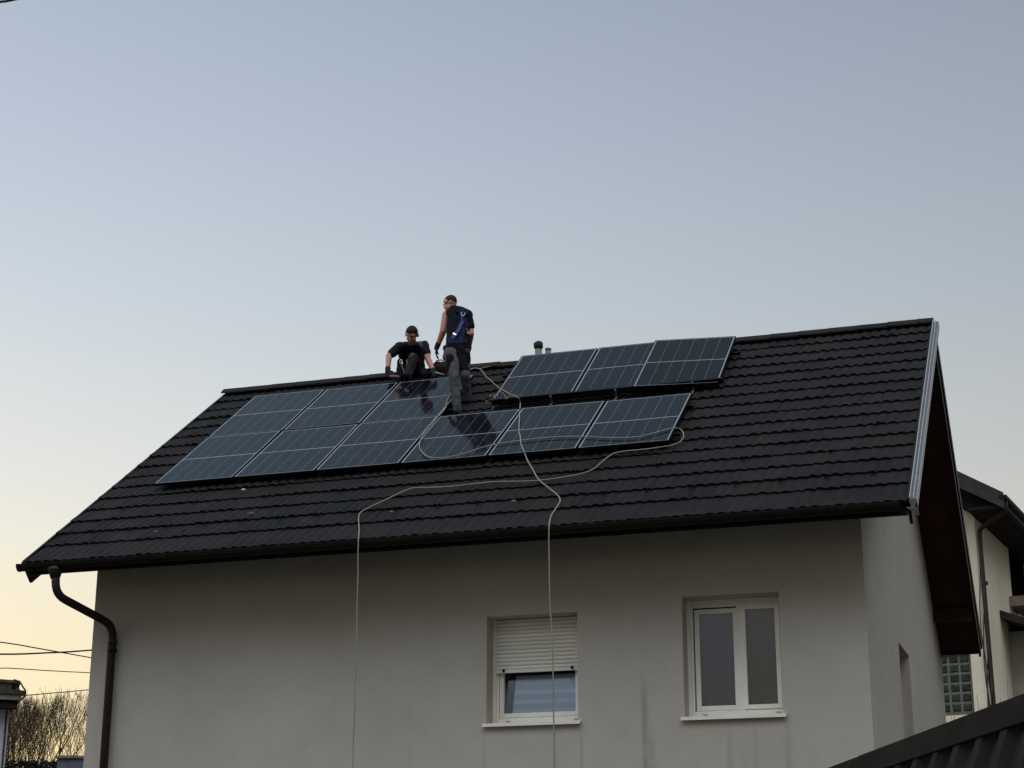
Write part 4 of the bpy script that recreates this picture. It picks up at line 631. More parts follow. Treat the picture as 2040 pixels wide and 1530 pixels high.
def place_panel(x, s_, off, label, tilt=A, roll=0, rot=0):
    o = proto if not used[0] else copy_thing(proto); used[0] = 1
    o['label'] = label; o['group'] = 'solar panels mounted on the front roof slope'
    up = Vector((0, math.cos(tilt), math.sin(tilt))); nn = Vector((0, -math.sin(tilt), math.cos(tilt))); X = Vector((1, 0, 0))
    X = (X*math.cos(roll)-nn*math.sin(roll)).normalized(); Xr = X*math.cos(rot)+up*math.sin(rot); Ur = (-X*math.sin(rot)+up*math.cos(rot)); Ur = (Ur-Xr*Ur.dot(Xr)).normalized(); N_ = Xr.cross(Ur)
    o.location = RP(x, s_, off); o.rotation_euler = Matrix((Xr, Ur, N_)).transposed().to_euler(); return o
px0, ps0, pp = 2.229, 2.056, 1.15
LL = ['solar panel at the bottom left corner of the array', 'bottom row solar panel, second from the left', 'bottom row solar panel, third from the left, left of the rope loop',
      'bottom row solar panel just below the standing worker, inside the rope loop', 'bottom row solar panel crossed by the hanging rope, fifth from the left', 'solar panel at the right end of the bottom row, under the rope loop']
for i in range(6): place_panel(px0+pp*i+.01, ps0+.01+(.006 if i == 4 else 0), .122, LL[i], roll=.002*math.sin(i*2.1), tilt=A+.002*math.cos(i*3))
LU = ['solar panel at the top left corner of the array', 'top row solar panel beside the crouching worker, second from the left', 'top row solar panel right below the crouching worker, mirroring him']
for i in range(3): place_panel(px0+pp*i+.01, ps0+1.7175+.01, .122, LU[i], roll=.002*math.cos(i*2.1), tilt=A+.003*math.cos(i*2))
place_panel(6.275, 4.245, .110, 'top row solar panel in front of the vent pipes, left of the right hand trio', tilt=.670)
place_panel(6.275+pp, 4.250, .112, 'middle solar panel of the right hand trio, its right edge under the next panel', tilt=.670)
place_panel(8.272, 4.130, .162, 'loose solar panel lapped over its neighbour and sticking up past the ridge', tilt=.677, roll=.052)

# mounting rails and roof hooks
def rail(x0, x1, s_, n0, n1, w, label):
    mb = MB(); q = [(s_-w/2, n0), (s_+w/2, n0), (s_+w/2, n1), (s_-w/2, n1)]
    prism(mb, [(RP(0, a, b).y, RP(0, a, b).z) for a, b in q], x0, x1)
    o = mb.build('mounting_rail', M_FRAME); loc = RP(x0, s_, n0)
    o.data.transform(Matrix.Translation(-loc)); o.location = loc
    return tag(o, label, 'rail', 'black mounting rails under the panels')
rail(px0-.05, px0+pp*6+.05, ps0+.35, .045, .086, .04, 'lower black mounting rail under the bottom panel row')
rail(px0-.05, px0+pp*6+.05, ps0+1.35, .045, .086, .04, 'upper black mounting rail under the bottom panel row')
rail(px0-.05, px0+pp*3+.05, ps0+1.7175+.35, .045, .086, .04, 'lower black mounting rail under the top left panels')
rail(px0-.05, px0+pp*3+.05, ps0+1.7175+1.35, .045, .086, .04, 'upper black mounting rail under the top left panels')
rail(6.30, 9.46, 4.185, .075, .150, .045, 'black mounting rail along the foot of the right hand trio')
rail(6.10, 9.50, 5.45, .045, .082, .04, 'black mounting rail high under the right hand trio')
M_HOOK = plain('dull_steel_hook', (.11, .10, .08), .5, .5)
for i, (x, lab) in enumerate(((7.14, 'steel roof hook on the rail right of the hanging rope'), (8.03, 'steel roof hook on the rail, middle of three'), (9.06, 'steel roof hook at the right end of the rail'))):
    if i == 0:
        hk = empty('roof_hook', (0, 0, 0), lab, 'hook', 'roof hooks holding the upper rail', )
        mb = MB(); mb.box((-.015, -.30, .030), (.015, .02, .036)); mb.box((-.015, -.005, .030), (.015, .001, .135)); mb.box((-.018, -.006, .105), (.018, -.002, .155)); mb.build('bracket', M_HOOK, hk, local=True)
        mb = MB(); mb.tube([(0, -.006, .128), (0, -.020, .128)], .009, 6); mb.build('bolt', plain('bright_bolt', (.55, .53, .45), .3, .9), hk, local=True); o = hk
    else:
        o = copy_thing(hk); o['label'] = lab
    o.location = RP(x, 4.155, 0); o.rotation_euler = (A, 0, 0)

# ------------------------------------------------------------------ ropes
def rope(name, pts, r, mat, label, cat='rope', k=8):
    pts = [Vector(p)+Vector((noise.noise(Vector(p)*3.1), noise.noise(Vector(p)*3.1+Vector((9, 0, 0)))*.5, 0))*.010 for p in pts]; mb = MB(); mb.tube(pts, r, k); o = mb.build(name, mat); loc = pts[0].copy()
    o.data.transform(Matrix.Translation(-loc)); o.location = loc
    return tag(o, label, cat)
rope('safety_rope', DATA['rope1'], .0078, M_ROPE, 'pale rope from beside the standing worker down past the shuttered window')
rope('safety_rope', DATA['rope2'], .0070, M_ROPE, 'pale rope looped across the bottom panels then hanging down the blank wall at the left')
rope('safety_rope', DATA['rope3'], .006, M_ROPE, 'short pale rope end lying along the ridge right of the standing worker')
def curl(pts, lift):
    return [RP(x, s_, o+lift*abs(math.sin(i*.55))) for i, (x, s_, o) in enumerate(pts)]
mb = MB(); mb.tube(curl(DATA['cord1'], .012), .0042, 6); mb.tube(curl(DATA['cord2'], .020), .0042, 6)
o = mb.build('cord_tangle', M_CORD); loc = RP(6.2, 4.1, 0); o.data.transform(Matrix.Translation(-loc)); o.location = loc
tag(o, 'tangled olive cord lying on the tiles between the worker and the right panels', 'cord')
# scraps on the tiles
M_SCR = plain('pale_scrap', (.5, .47, .40), .8)
def scrap(x, s_, L, w, rz, label, mat, name='scrap', cat='scrap'):
    mb = MB(); nn = 5; vs = []
    for i in range(nn+1):
        t = i/nn-.5; ww = w*(1-(2*t)**2*.8); z = .012*math.cos(t*4)
        vs += [(t*L, -ww/2, z), (t*L, ww/2, z+.004), (t*L, ww/2, z+.006), (t*L, -ww/2, z+.002)]
    fs = [(4*i+j, 4*i+4+j, 4*i+4+(j+1) % 4, 4*i+(j+1) % 4) for i in range(nn) for j in range(4)]+[(0,1,2,3), (4*nn+3, 4*nn+2, 4*nn+1, 4*nn)]
    mb.add(vs, fs); o = mb.build(name, mat, local=True); o.location = RP(x, s_, .05); o.rotation_euler = (A, 0, rz); return tag(o, label, cat)
M_LEAF = plain('dry_leaf', (.15, .13, .10), .8)
scrap(3.656, 1.755, .085, .03, 1.2, 'small white scrap on the tiles below the left panels', M_SCR)
lf = [(6.06, .62, .075, .02, 1.1, 'dry leaf on the tiles left of the rope crossing'), (7.55, .66, .09, .022, 1.0, 'dry leaf on the tiles left of the second hanging rope'), (3.0, .55, .05, .016, .6, 'dry leaf low on the left of the tiled roof'), (4.12, .92, .09, .016, .7, 'thin dry leaf on the tiles below the white scrap')]
for x, s_, L, w, rz, lab in lf: scrap(x, s_, L, w, rz, lab, M_LEAF, 'leaf', 'leaf')

# ------------------------------------------------------------------ the two workers
RR = Vector((math.cos(.32), math.sin(.32), 0)); FF = Vector((-math.sin(.32), math.cos(.32), 0)); UU = Vector((0, 0, 1))
V = Vector
M_SKIN = plain('skin', (.46, .20, .125), .6, 0, .12, 14, .15, 90)
M_HAIR = plain('short_brown_hair', (.026, .017, .012), .8, 0, .4, 80, .6, 300)
M_TEE = plain('charcoal_tee', (.014, .013, .012), .9, 0, .2, 12, .3, 300)
M_TEE2 = plain('black_tee', (.006, .006, .008), .9, 0, .2, 12, .3, 300)
M_TRO = plain('grey_work_trousers', (.075, .072, .076), .9, 0, .25, 9, .4, 260)
M_TRO2 = plain('dark_work_trousers', (.026, .023, .022), .9, 0, .3, 9, .4, 260)
M_BLK = plain('black_cordura', (.0048, .0045, .0048), .8, 0, .25, 18, .3, 300)
M_MAR = plain('maroon_black_pouch', (.010, .0058, .0060), .75, 0, .3, 18, .3, 300)
M_BLUE = plain('blue_webbing', (.009, .022, .115), .7, 0, .2, 30, .3, 300)
M_NAVY = plain('navy_webbing', (.005, .012, .035), .75, 0, .2, 30, .3, 300)
M_GLOVE = plain('dark_grey_glove', (.022, .023, .025), .85, 0, .3, 40, .4, 300)
M_SOLE = plain('black_boot', (.010, .010, .011), .7, 0, .2, 20)
M_STEEL = plain('bright_steel', (.62, .62, .62), .25, .95, .05)
def limb(mb, pts, rs, sc=None):
    for (p, r), (q, s_) in zip(zip(pts, rs), list(zip(pts, rs))[1:]): mb.capsule(p, r, q, s_, sc=sc)
def head(mb, c, face, up, s=1.0):
    """skull, jaw, nose, brow, ears; face = unit vector the face looks along"""
    face = V(face).normalized(); up = (V(up)-face*V(up).dot(face)).normalized(); side = face.cross(up)
    R = Matrix((side, face, up)).transposed()
    mb.ball(c+up*.022*s-face*.008*s, (.074*s, .093*s, .088*s), R)
    mb.ball(c-up*.045*s+face*.028*s, (.056*s, .060*s, .060*s), R)
    mb.ball(c-up*.092*s+face*.055*s, (.028*s, .024*s, .020*s), R)                      # chin
    mb.capsule(c+up*.012*s+face*.082*s, .010*s, c-up*.030*s+face*.100*s, .014*s)        # nose
    for q in (-1, 1):
        mb.capsule(c+up*.030*s+face*.078*s+side*.010*q*s, .010*s, c+up*.026*s+face*.070*s+side*.045*q*s, .010*s)  # brow
        mb.ball(c-up*.025*s+face*.066*s+side*.036*q*s, (.020*s, .016*s, .018*s), R)    # cheek
        mb.ball(c-up*.006*s-face*.008*s+side*.078*q*s, (.012*s, .022*s, .033*s), R)    # ear
    mb.capsule(c-up*.060*s+face*.086*s-side*.018*s, .008*s, c-up*.060*s+face*.086*s+side*.018*s, .008*s)
    return side, face, up, R
def hair(c, fr, s, parent):
    side, face, up, R = fr
    mb = MB(); k = 22; h = 14; vs = []
    for i in range(h+1):
        a = PI/2-(PI*.98)*i/h
        for j in range(k):
            b = 2*PI*j/k; d = V((math.cos(a)*math.cos(b), math.cos(a)*math.sin(b), math.sin(a)))
            # hairline: high over the forehead, low at the nape, round the ears
            low = -.02+.46*max(0, d.y)**1.5-.80*max(0, -d.y)-(.30 if abs(d.x) > .75 and abs(d.y) < .35 else 0)
            rad = 1.045 if d.z > low else .93
            rad += .012*noise.noise(d*9)
            vs.append(c+up*.022*s-face*.008*s+R@V((d.x*.074*s*rad, d.y*.093*s*rad, d.z*.088*s*rad)))
    fs = [(i*k+j, i*k+(j+1) % k, (i+1)*k+(j+1) % k, (i+1)*k+j) for i in range(h) for j in range(k)]
    mb.add(vs, fs, True); mb.build('hair', M_HAIR, parent)
def hand(mb, wrist, d, palm, thumb, curl=.5, s=1.0):
    """palm and five fingers. d = direction of the hand, palm = direction the palm faces, thumb = side the thumb is on"""
    d = V(d).normalized(); palm = (V(palm)-d*V(palm).dot(d)).normalized(); th = (V(thumb)-d*V(thumb).dot(d)); th = (th-palm*th.dot(palm)).normalized()
    for q in (-.027, -.009, .009, .027): mb.capsule(wrist+d*.012*s+th*q*.75*s, .017*s, wrist+d*.088*s+th*q*s, .0145*s)
    for i, (q, L) in enumerate(((.030, .066), (.010, .076), (-.010, .071), (-.029, .056))):
        p = wrist+d*.090*s+th*q*s; a = .15
        for seg in (.45, .32, .25):
            a += curl*(.55 if seg == .45 else .75)
            p2 = p+(d*math.cos(a)+palm*math.sin(a))*L*seg*s; mb.capsule(p, .0105*s, p2, .0098*s, k=9); p = p2
    p = wrist+d*.030*s+th*.034*s; p2 = p+(d*.55+th*.65+palm*.3).normalized()*.036*s; p3 = p2+(d*.85+th*.15+palm*.4).normalized()*.034*s
    mb.capsule(p, .0145*s, p2, .012*s, k=9); mb.capsule(p2, .012*s, p3, .0105*s, k=9)
def surf(tree, p, d):
    hit = tree.ray_cast(V(p)-d*1.2, d)
    return hit[0] if hit[0] is not None else None
def strap(name, obj, pts, w, mat, parent, view, lift=.010, n=10, th=.005):
    """a webbing band draped over obj: points are dropped on its surface along `view`"""
    bm = bmesh.new(); bm.from_mesh(obj.data)
    off = V((0, 0, 0)); p_ = obj.parent
    while p_ is not None: off += V(p_.location); p_ = p_.parent
    bmesh.ops.translate(bm, vec=off, verts=bm.verts); tree = BVHTree.FromBMesh(bm); bm.free()
    P_ = [V(q) for q in pts]; fine = []
    for a_, b_ in zip(P_, P_[1:]):
        for i in range(n): fine.append(a_.lerp(b_, i/n))
    fine.append(P_[-1]); row = []
    for i, p in enumerate(fine):
        t = (fine[min(i+1, len(fine)-1)]-fine[max(i-1, 0)]).normalized(); sd_ = t.cross(view).normalized()
        a_ = surf(tree, p-sd_*w/2, view); b_ = surf(tree, p+sd_*w/2, view)
        if a_ is None or b_ is None: continue
        if row and ((a_-row[-1][0]).length > .12): continue
        row.append((a_-view*lift, b_-view*lift))
    if len(row) < 2: return None
    mb = MB(); vs = []
    for a_, b_ in row: vs += [a_, b_, b_+view*th, a_+view*th]
    m = len(row)
    fs = [(4*i+j, 4*i+(j+1) % 4, 4*i+4+(j+1) % 4, 4*i+4+j) for i in range(m-1) for j in range(4)]+[(0,1,2,3), (4*m-1, 4*m-2, 4*m-3, 4*m-4)]
    mb.add(vs, fs); return mb.build(name, mat, parent)
def boot(name, heel, toe, parent, s=1.0):
    mb = MB(); mb.capsule(heel+UU*.055, .042, heel+UU*.03, .045); mb.capsule(heel+UU*.020, .040, toe+UU*.008, .036); mb.capsule(heel+UU*.04, .04, toe*.6+heel*.4+UU*.03, .036)
    return mb.build(name, M_SOLE, parent, remesh=.009, smooth_it=4)

# --- standing worker, seen from behind
d1 = DATA['m1']
def dv(x): return [V(q) for q in x]
legL, legR, arL, arR, tor = dv(d1['legL']), dv(d1['legR']), dv(d1['armL']), dv(d1['armR']), dv(d1['torso'])
hc = V(d1['head']); nk = dv(d1['neck'])
man = empty('person', (5.80, 3.50, 8.46), 'standing worker seen from behind, black tee, blue harness, grey trousers', 'person')
face = (-RR*.62+FF*.62-UU*.55).normalized()
mb = MB(); fr = head(mb, hc, face, UU+FF*.35, 1.15)
mb.capsule(nk[0]-UU*.05, .072, hc-UU*.04-fr[1]*.012, .050)
mb.capsule(nk[0]-UU*.02, .055, nk[0]-UU*.075+RR*.13, .055)
def torso(mb, g, T, shl, shr, wid=1.0):
    a, b, c, d = T; w2 = wid
    for q in (-1, 1):
        mb.capsule(a+RR*.085*q*wid, .105+g, b+RR*.075*q*wid, .098+g, sc=(FF, .92)); mb.capsule(b+RR*.075*q*wid, .098+g, c+RR*.085*q*wid, .105+g, sc=(FF, .95))
    mb.capsule(c+RR*.09*w2, .105+g, d+RR*.08*w2, .075+g, sc=(FF, .95)); mb.capsule(c-RR*.09*w2, .105+g, d-RR*.08*w2, .075+g, sc=(FF, .95))
    mb.capsule(shl, (.060 if wid > .8 else .048)+g, shr, .060+g); mb.capsule(d, .085+g, (shl+shr)/2, .07+g)
torso(mb, 0, tor, arL[0]+RR*.03, arR[0], .72)
limb(mb, arL, (.057, .049, .033)); mb.capsule(arL[0].lerp(arL[1], .35), .052, arL[0].lerp(arL[1], .7), .047); limb(mb, arR, (.060, .044, .030))
mb.capsule(arL[1].lerp(arL[2], .2), .044, arL[1].lerp(arL[2], .55), .038); mb.capsule(arR[1].lerp(arR[2], .2), .043, arR[1].lerp(arR[2], .55), .037)
limb(mb, legL, (.088, .060, .042)); limb(mb, legR, (.088, .060, .042))
body = mb.build('body', M_SKIN, man, remesh=.0085, smooth_it=3); hair(hc, fr, 1.15, man)
mb = MB(); torso(mb, .010, [tor[0]+UU*.05, *tor[1:]], arL[0]+RR*.045+UU*.01, arR[0], .72); mb.capsule(arL[0]+RR*.06+UU*.02, .055, arL[0]+RR*.012+UU*.018, .050); limb(mb, [arR[0], arR[0].lerp(arR[1], .62)], (.080, .068))
mb.capsule(nk[0]-UU*.075, .088, nk[0]-UU*.045, .080)
mb.capsule(nk[0]-UU*.045+RR*.05, .066, nk[0]-UU*.080+RR*.15, .066); mb.capsule(nk[0]-UU*.045-RR*.02, .066, nk[0]-UU*.075-RR*.055, .060)
tee = mb.build('tee_shirt', M_TEE2, man, remesh=.009, smooth_it=4, cloth=.008)
def trousers(mb, hips, legs, g=.016):
    for q in (-1, 1): mb.capsule(hips+RR*.075*q+UU*.05, .108, hips+RR*.080*q-UU*.05, .110, sc=(FF, .95))
    for L, rs in legs: limb(mb, L, rs)
mb = MB(); trousers(mb, tor[0], [(legL, (.104, .076, .062)), (legR, (.102, .074, .056))])
mb.capsule(legL[2], .062, legL[2]-UU*.03, .064); tr = mb.build('trousers', M_TRO, man, remesh=.009, smooth_it=3, cloth=.012)
# black seat and tool pouches
mb = MB(); c = tor[0]-FF*.075; mb.capsule(c+RR*.05+UU*.02, .085, c+RR*.065-UU*.13, .080, sc=(FF, .7)); mb.capsule(c+RR*.07-UU*.10, .075, legR[0].lerp(legR[1], .75)-FF*.03, .074, sc=(FF, .9)); mb.capsule(c+RR*.145-UU*.02, .04, c+RR*.150-UU*.14, .03)
mb.build('back_panel', M_BLK, man, remesh=.009, smooth_it=3, cloth=.010)
mb = MB(); p = legL[0].lerp(legL[1], .42)-FF*.07-RR*.035; mb.box(tuple(V((0, 0, 0))), (.001, .001, .001)) if False else None
mb.capsule(p+UU*.07, .060, p-UU*.10, .052, sc=(FF, .55)); mb.build('holster', M_MAR, man, remesh=.008, smooth_it=3, cloth=.004)
mb = MB(); c = tor[0]+UU*.075; 
for i in range(24):
    a_, b_ = 2*PI*i/24, 2*PI*(i+1)/24
    f = lambda a, z: c+RR*.192*math.cos(a)+FF*.122*math.sin(a)+UU*z
    mb.add([f(a_, -.022), f(b_, -.022), f(b_, .022), f(a_, .022)], [(0, 1, 2, 3)])
mb.build('belt', M_BLK, man)
boot('boot', legL[2]-UU*.045, legL[2]-RR*.10+FF*.17-UU*.015, man); boot('boot', legR[2]-UU*.055, legR[2]+RR*.08+FF*.16-UU*.02, man)
mb = MB(); hd = dv(d1['handL']); dd = (arL[2]-arL[1]).normalized(); mb.capsule(arL[2]-dd*.055, .040, arL[2]+dd*.01, .036); hand(mb, arL[2], (dd*.4-UU).normalized(), RR, FF, .35); mb.build('glove', M_GLOVE, man, remesh=.005, smooth_it=2)
mb = MB(); dd = (arR[2]-arR[1]).normalized(); mb.capsule(arR[2]-dd*.045, .038, arR[2]+dd*.01, .035); hand(mb, arR[2], dd-RR*.3, -RR, FF, .6); mb.build('glove', M_GLOVE, man, remesh=.005, smooth_it=2)
# harness over the tee
def at(px, py, base):     # screen-parallel offset from a torso point in metres
    return base+RR*px+UU*py
C1 = tor[2]
har = strap('harness_strap', tee, [at(.035, .235, C1), at(.055, .10, C1), at(.0, -.05, C1), at(-.085, -.19, C1), at(-.135, -.27, C1)], .050, M_BLUE, man, FF)
strap('harness_strap', tee, [at(.040, .235, C1), at(.075, .10, C1), at(.135, -.04, C1), at(.165, -.16, C1)], .048, M_NAVY, man, FF)
strap('harness_strap', tee, [at(.07, -.02, C1), at(.06, -.15, C1), at(.0, -.26, C1)], .045, M_NAVY, man, FF, lift=.014)
strap('harness_yoke', tee, [at(-.035, .275, C1), at(.02, .255, C1), at(.075, .215, C1), at(.13, .20, C1)], .062, M_NAVY, man, FF, lift=.014)
strap('harness_waistband', tee, [at(-.165, -.215, C1), at(-.08, -.245, C1), at(.03, -.25, C1), at(.16, -.205, C1)], .075, M_NAVY, man, FF, lift=.012)
strap('buckle', tee, [at(-.035, -.125, C1), at(-.060, -.160, C1)], .050, M_STEEL, man, FF, lift=.017, n=3) if False else None
strap('buckle', tee, [at(-.050, -.125, C1), at(-.062, -.145, C1)], .052, M_STEEL, man, FF, lift=.018, n=4)
strap('yellow_tab', tee, [at(.115, -.105, C1), at(.165, -.095, C1)], .035, plain('yellow_tab', (.55, .25, .02), .6), man, FF, lift=.020, n=4)
strap('blue_tab', tee, [at(.10, -.06, C1), at(.125, -.055, C1)], .045, M_BLUE, man, FF, lift=.018, n=4)
mb = MB(); cc = at(.055, .175, C1)-FF*.145; pts = [cc+RR*.026*math.cos(a)+UU*.034*math.sin(a) for a in [PI*.88+PI*1.24*i/14 for i in range(15)]]
mb.tube(pts, .0048, 7); mb.build('d_ring', M_STEEL, man)

# --- crouching worker facing the camera
d2 = DATA['m2']
legC, lR, lL, aL, aR, tor = dv(d2['legC']), dv(d2['legR']), dv(d2['legL']), dv(d2['armL']), dv(d2['armR']), dv(d2['torso'])
hc = V(d2['head']); nk = dv(d2['neck'])
man2 = empty('person', (4.45, 4.85, 9.45), 'crouching worker on the ridge, head bowed, grey tee with blue strap, both gloved hands down', 'person')
face = (-FF*.66-UU*.70-RR*.22).normalized()
mb = MB(); fr = head(mb, hc, face, UU-FF*.55, 1.16); mb.capsule(nk[0], .062, hc-UU*.01-fr[1]*.02, .050)
torso(mb, -.004, tor, aL[0], aR[0], .92)
limb(mb, aL, (.062, .047, .033)); limb(mb, aR, (.060, .046, .031))
for q in (aL, aR): mb.capsule(q[1].lerp(q[2], .15), .046, q[1].lerp(q[2], .5), .040); mb.capsule(q[0].lerp(q[1], .3), .054, q[0].lerp(q[1], .7), .050)
limb(mb, legC, (.088, .060, .042)); limb(mb, lR, (.088, .060, .042)); limb(mb, lL, (.085, .060, .045))
mb.build('body', M_SKIN, man2, remesh=.0085, smooth_it=3); hair(hc, fr, 1.16, man2)
mb = MB(); torso(mb, .012, [tor[0]+UU*.03, *tor[1:]], aL[0], aR[0], .92)
limb(mb, [aL[0], aL[0].lerp(aL[1], .70)], (.078, .070)); limb(mb, [aR[0], aR[0].lerp(aR[1], .50)], (.076, .070)); mb.capsule(nk[0]-UU*.03, .078, nk[0]-UU*.005, .066)
tee2 = mb.build('tee_shirt', M_TEE, man2, remesh=.009, smooth_it=4, cloth=.010)
mb = MB(); trousers(mb, tor[0]-UU*.02, [(legC, (.105, .082, .060)), (lR, (.108, .080, .062)), (lL, (.105, .078, .060))]); mb.build('trousers', M_TRO2, man2, remesh=.009, smooth_it=3, cloth=.012)
mb = MB(); k = legC[1]-FF*.055; mb.capsule(k+UU*.03-RR*.01, .042, k-UU*.09-RR*.02, .036, sc=(FF, .6)); mb.build('knee_patch', M_TRO, man2, remesh=.008, smooth_it=2, cloth=.004)
boot('boot', legC[2]-UU*.01, legC[2]-FF*.17-UU*.03-RR*.03, man2); boot('boot', lR[2]-UU*.0, lR[2]+FF*.12+RR*.1, man2); boot('boot', lL[2]-UU*.02, lL[2]-RR*.05-FF*.12-UU*.02, man2)
pt = dv(d2['pouch']); mb = MB(); mb.capsule(pt[0]+UU*.02, .045, pt[1], .060, sc=(FF, .6)); mb.build('tool_pouch', M_BLK, man2, remesh=.008, smooth_it=3, cloth=.008)
mb = MB(); q0 = pt[0]-FF*.06+UU*.02
mb.tube([q0+RR*.02, q0+RR*.035-UU*.10, q0+RR*.065-UU*.19-FF*.02, q0+RR*.11-UU*.235-FF*.03, q0+RR*.14-UU*.20-FF*.02, q0+RR*.15-UU*.08], .011, 6)
mb.tube([q0+RR*.10+UU*.0, q0+RR*.115-UU*.12, q0+RR*.125-UU*.22-FF*.03, q0+RR*.17-UU*.235-FF*.02, q0+RR*.185-UU*.15, q0+RR*.16+UU*.02], .010, 6)
mb.build('hanging_lanyard', plain('grey_lanyard', (.12, .11, .10), .8), man2)
mb = MB(); c = pt[0]-FF*.065+RR*.02-UU*.01; ringp = [c+RR*.018*math.cos(a)+UU*.034*math.sin(a) for a in [2*PI*i/12 for i in range(13)]]; mb.tube(ringp, .006, 6); mb.tube([c+RR*.018+UU*.0, c+RR*.022-UU*.05], .008, 6)
mb.build('carabiner', M_STEEL, man2)
C2 = tor[2]
strap('harness_strap', tee2, [at(.120, .165, C2), at(.145, .06, C2), at(.155, -.03, C2), at(.150, -.12, C2)], .062, M_BLUE, man2, FF, lift=.012)
strap('harness_strap', tee2, [at(-.09, .13, C2), at(-.075, .05, C2), at(-.065, -.08, C2)], .045, M_NAVY, man2, FF, lift=.010)
strap('chest_strap', tee2, [at(-.07, .02, C2), at(.03, .01, C2), at(.14, .02, C2)], .035, M_NAVY, man2, FF, lift=.012)
mb = MB(); dd = (aL[2]-aL[1]).normalized(); mb.capsule(aL[2]-dd*.05, .041, aL[2]+dd*.01, .038); hand(mb, aL[2], dd*.6-UU*.4+RR*.35-FF*.3, -UU+RR*.6, RR-FF*.3, .75); mb.build('glove', M_GLOVE, man2, remesh=.005, smooth_it=2)
mb = MB(); dd = (aR[2]-aR[1]).normalized(); mb.capsule(aR[2]-dd*.03, .037, aR[2]+dd*.01, .036); hand(mb, aR[2], dd*.5-UU*.6-FF*.4, -UU-RR*.5, -RR, .6); mb.build('glove', M_GLOVE, man2, remesh=.005, smooth_it=2)
# cordless screwdriver under his right hand
dr = dv(d2['drill']); root = empty('cordless_drill', tuple(dr[0]), 'red and black cordless drill in the crouching worker\'s gloved hand', 'drill')
M_RED = plain('red_plastic', (.10, .008, .012), .4)
mb = MB(); mb.capsule(dr[0]+RR*.02, .032, dr[1]-RR*.01, .034); mb.build('motor_housing', M_RED, root)
mb = MB(); mb.tube([dr[0]+RR*.015, dr[0]-RR*.04, dr[0]-RR*.075], [.026, .020, .010], 12); mb.build('chuck', M_BLK, root)
mb = MB(); mb.capsule(dr[1]-RR*.03-UU*.01, .018, dr[1]-RR*.035-UU*.06-FF*.01, .017); q = dr[1]-RR*.035-UU*.075
mb.box(tuple(q-V((.045, .03, .012))), tuple(q+V((.045, .03, .014)))); mb.build('grip_and_battery', M_BLK, root)
# tool bag behind the standing worker's hand, white tube beside it
b = V(DATA['bag']); root = empty('tool_bag', tuple(b-UU*.10), 'black and maroon tool bag on the ridge between the two workers', 'bag')
mb = MB(); mb.capsule(b-RR*.07, .095, b+RR*.09, .10, sc=(FF, .8)); mb.capsule(b-RR*.05+UU*.07, .055, b+RR*.06+UU*.08, .05); mb.capsule(b-RR*.08-UU*.07, .07, b+RR*.12-UU*.08, .07)
mb.build('bag_body', M_MAR, root, remesh=.010, smooth_it=4, cloth=.012)
mb = MB(); mb.tube([b-RR*.07+UU*.09, b-RR*.04+UU*.15, b+RR*.03+UU*.155, b+RR*.07+UU*.10], .010, 6); mb.build('handle', M_BLK, root)
t = V(DATA['tube'][0]); mb = MB(); mb.tube([t-RR*.03-UU*.055, t+RR*.09-UU*.09], .011, 8); mb.capsule(t-RR*.04-UU*.052, .014, t-RR*.028-UU*.056, .014)
o = mb.build('sealant_tube', plain('grey_tube', (.32, .30, .28), .5)); o.data.transform(Matrix.Translation(-t)); o.location = t
tag(o, 'small pale tube lying at the crouching worker\'s left hand', 'tube')

# ------------------------------------------------------------------ neighbouring house at the right
TH = math.radians(8); NU = V((math.cos(TH), -math.sin(TH), 0)); NV = V((math.sin(TH), math.cos(TH), 0)); NC = V((11.72, 15.9, 0))
def NP(u, v, z): return NC+NU*u+NV*v+V((0, 0, z))
nb = empty('neighbouring_house', tuple(NP(-4, 5, 0)), 'pale cream house with brown gutter and glass block window, behind at the right', 'house')
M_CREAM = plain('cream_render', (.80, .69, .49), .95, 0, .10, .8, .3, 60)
M_NROOF = plain('dark_weathered_roof', (.045, .040, .034), .7, 0, .3, 6)
M_NWOOD = plain('black_stained_beam', (.016, .013, .011), .8, 0, .3, 8)
def nbox(mb, u0, u1, v0, v1, z0, z1):
    mb.hexa([NP(u0,v0,z0), NP(u1,v0,z0), NP(u1,v1,z0), NP(u0,v1,z0), NP(u0,v0,z1), NP(u1,v0,z1), NP(u1,v1,z1), NP(u0,v1,z1)])
SL = .62; EZ = 9.55                                   # slope, eave height at u = .62
def rz(u): return EZ+(.62-u)*SL if u > -4 else EZ+(.62+8+u)*SL
GW = (-1.56, -.265, 5.57, 6.79)                       # glass block window: u0 u1 z0 z1
mb = MB(); T = .22
us = [-8, GW[0], GW[1], 0]
for i in range(3):
    u0, u1 = us[i], us[i+1]; f = lambda u: rz(u)-.30
    if i == 1:
        nbox(mb, u0, u1, 0, T, 0, GW[2]); mb.hexa([NP(u0,0,GW[3]), NP(u1,0,GW[3]), NP(u1,T,GW[3]), NP(u0,T,GW[3]), NP(u0,0,f(u0)), NP(u1,0,f(u1)), NP(u1,T,f(u1)), NP(u0,T,f(u0))])
    elif i == 0:
        mb.add([NP(-8,0,0), NP(u1,0,0), NP(u1,0,f(u1)), NP(-4,0,f(-4)), NP(-8,0,f(-8)), NP(-8,T,0), NP(u1,T,0), NP(u1,T,f(u1)), NP(-4,T,f(-4)), NP(-8,T,f(-8))],
            [(0,1,2,3,4), (9,8,7,6,5), (0,5,6,1), (1,6,7,2), (2,7,8,3), (3,8,9,4), (4,9,5,0)])
    else:
        mb.hexa([NP(u0,0,0), NP(0,0,0), NP(0,T,0), NP(u0,T,0), NP(u0,0,f(u0)), NP(0,0,f(0)), NP(0,T,f(0)), NP(u0,T,f(u0))])
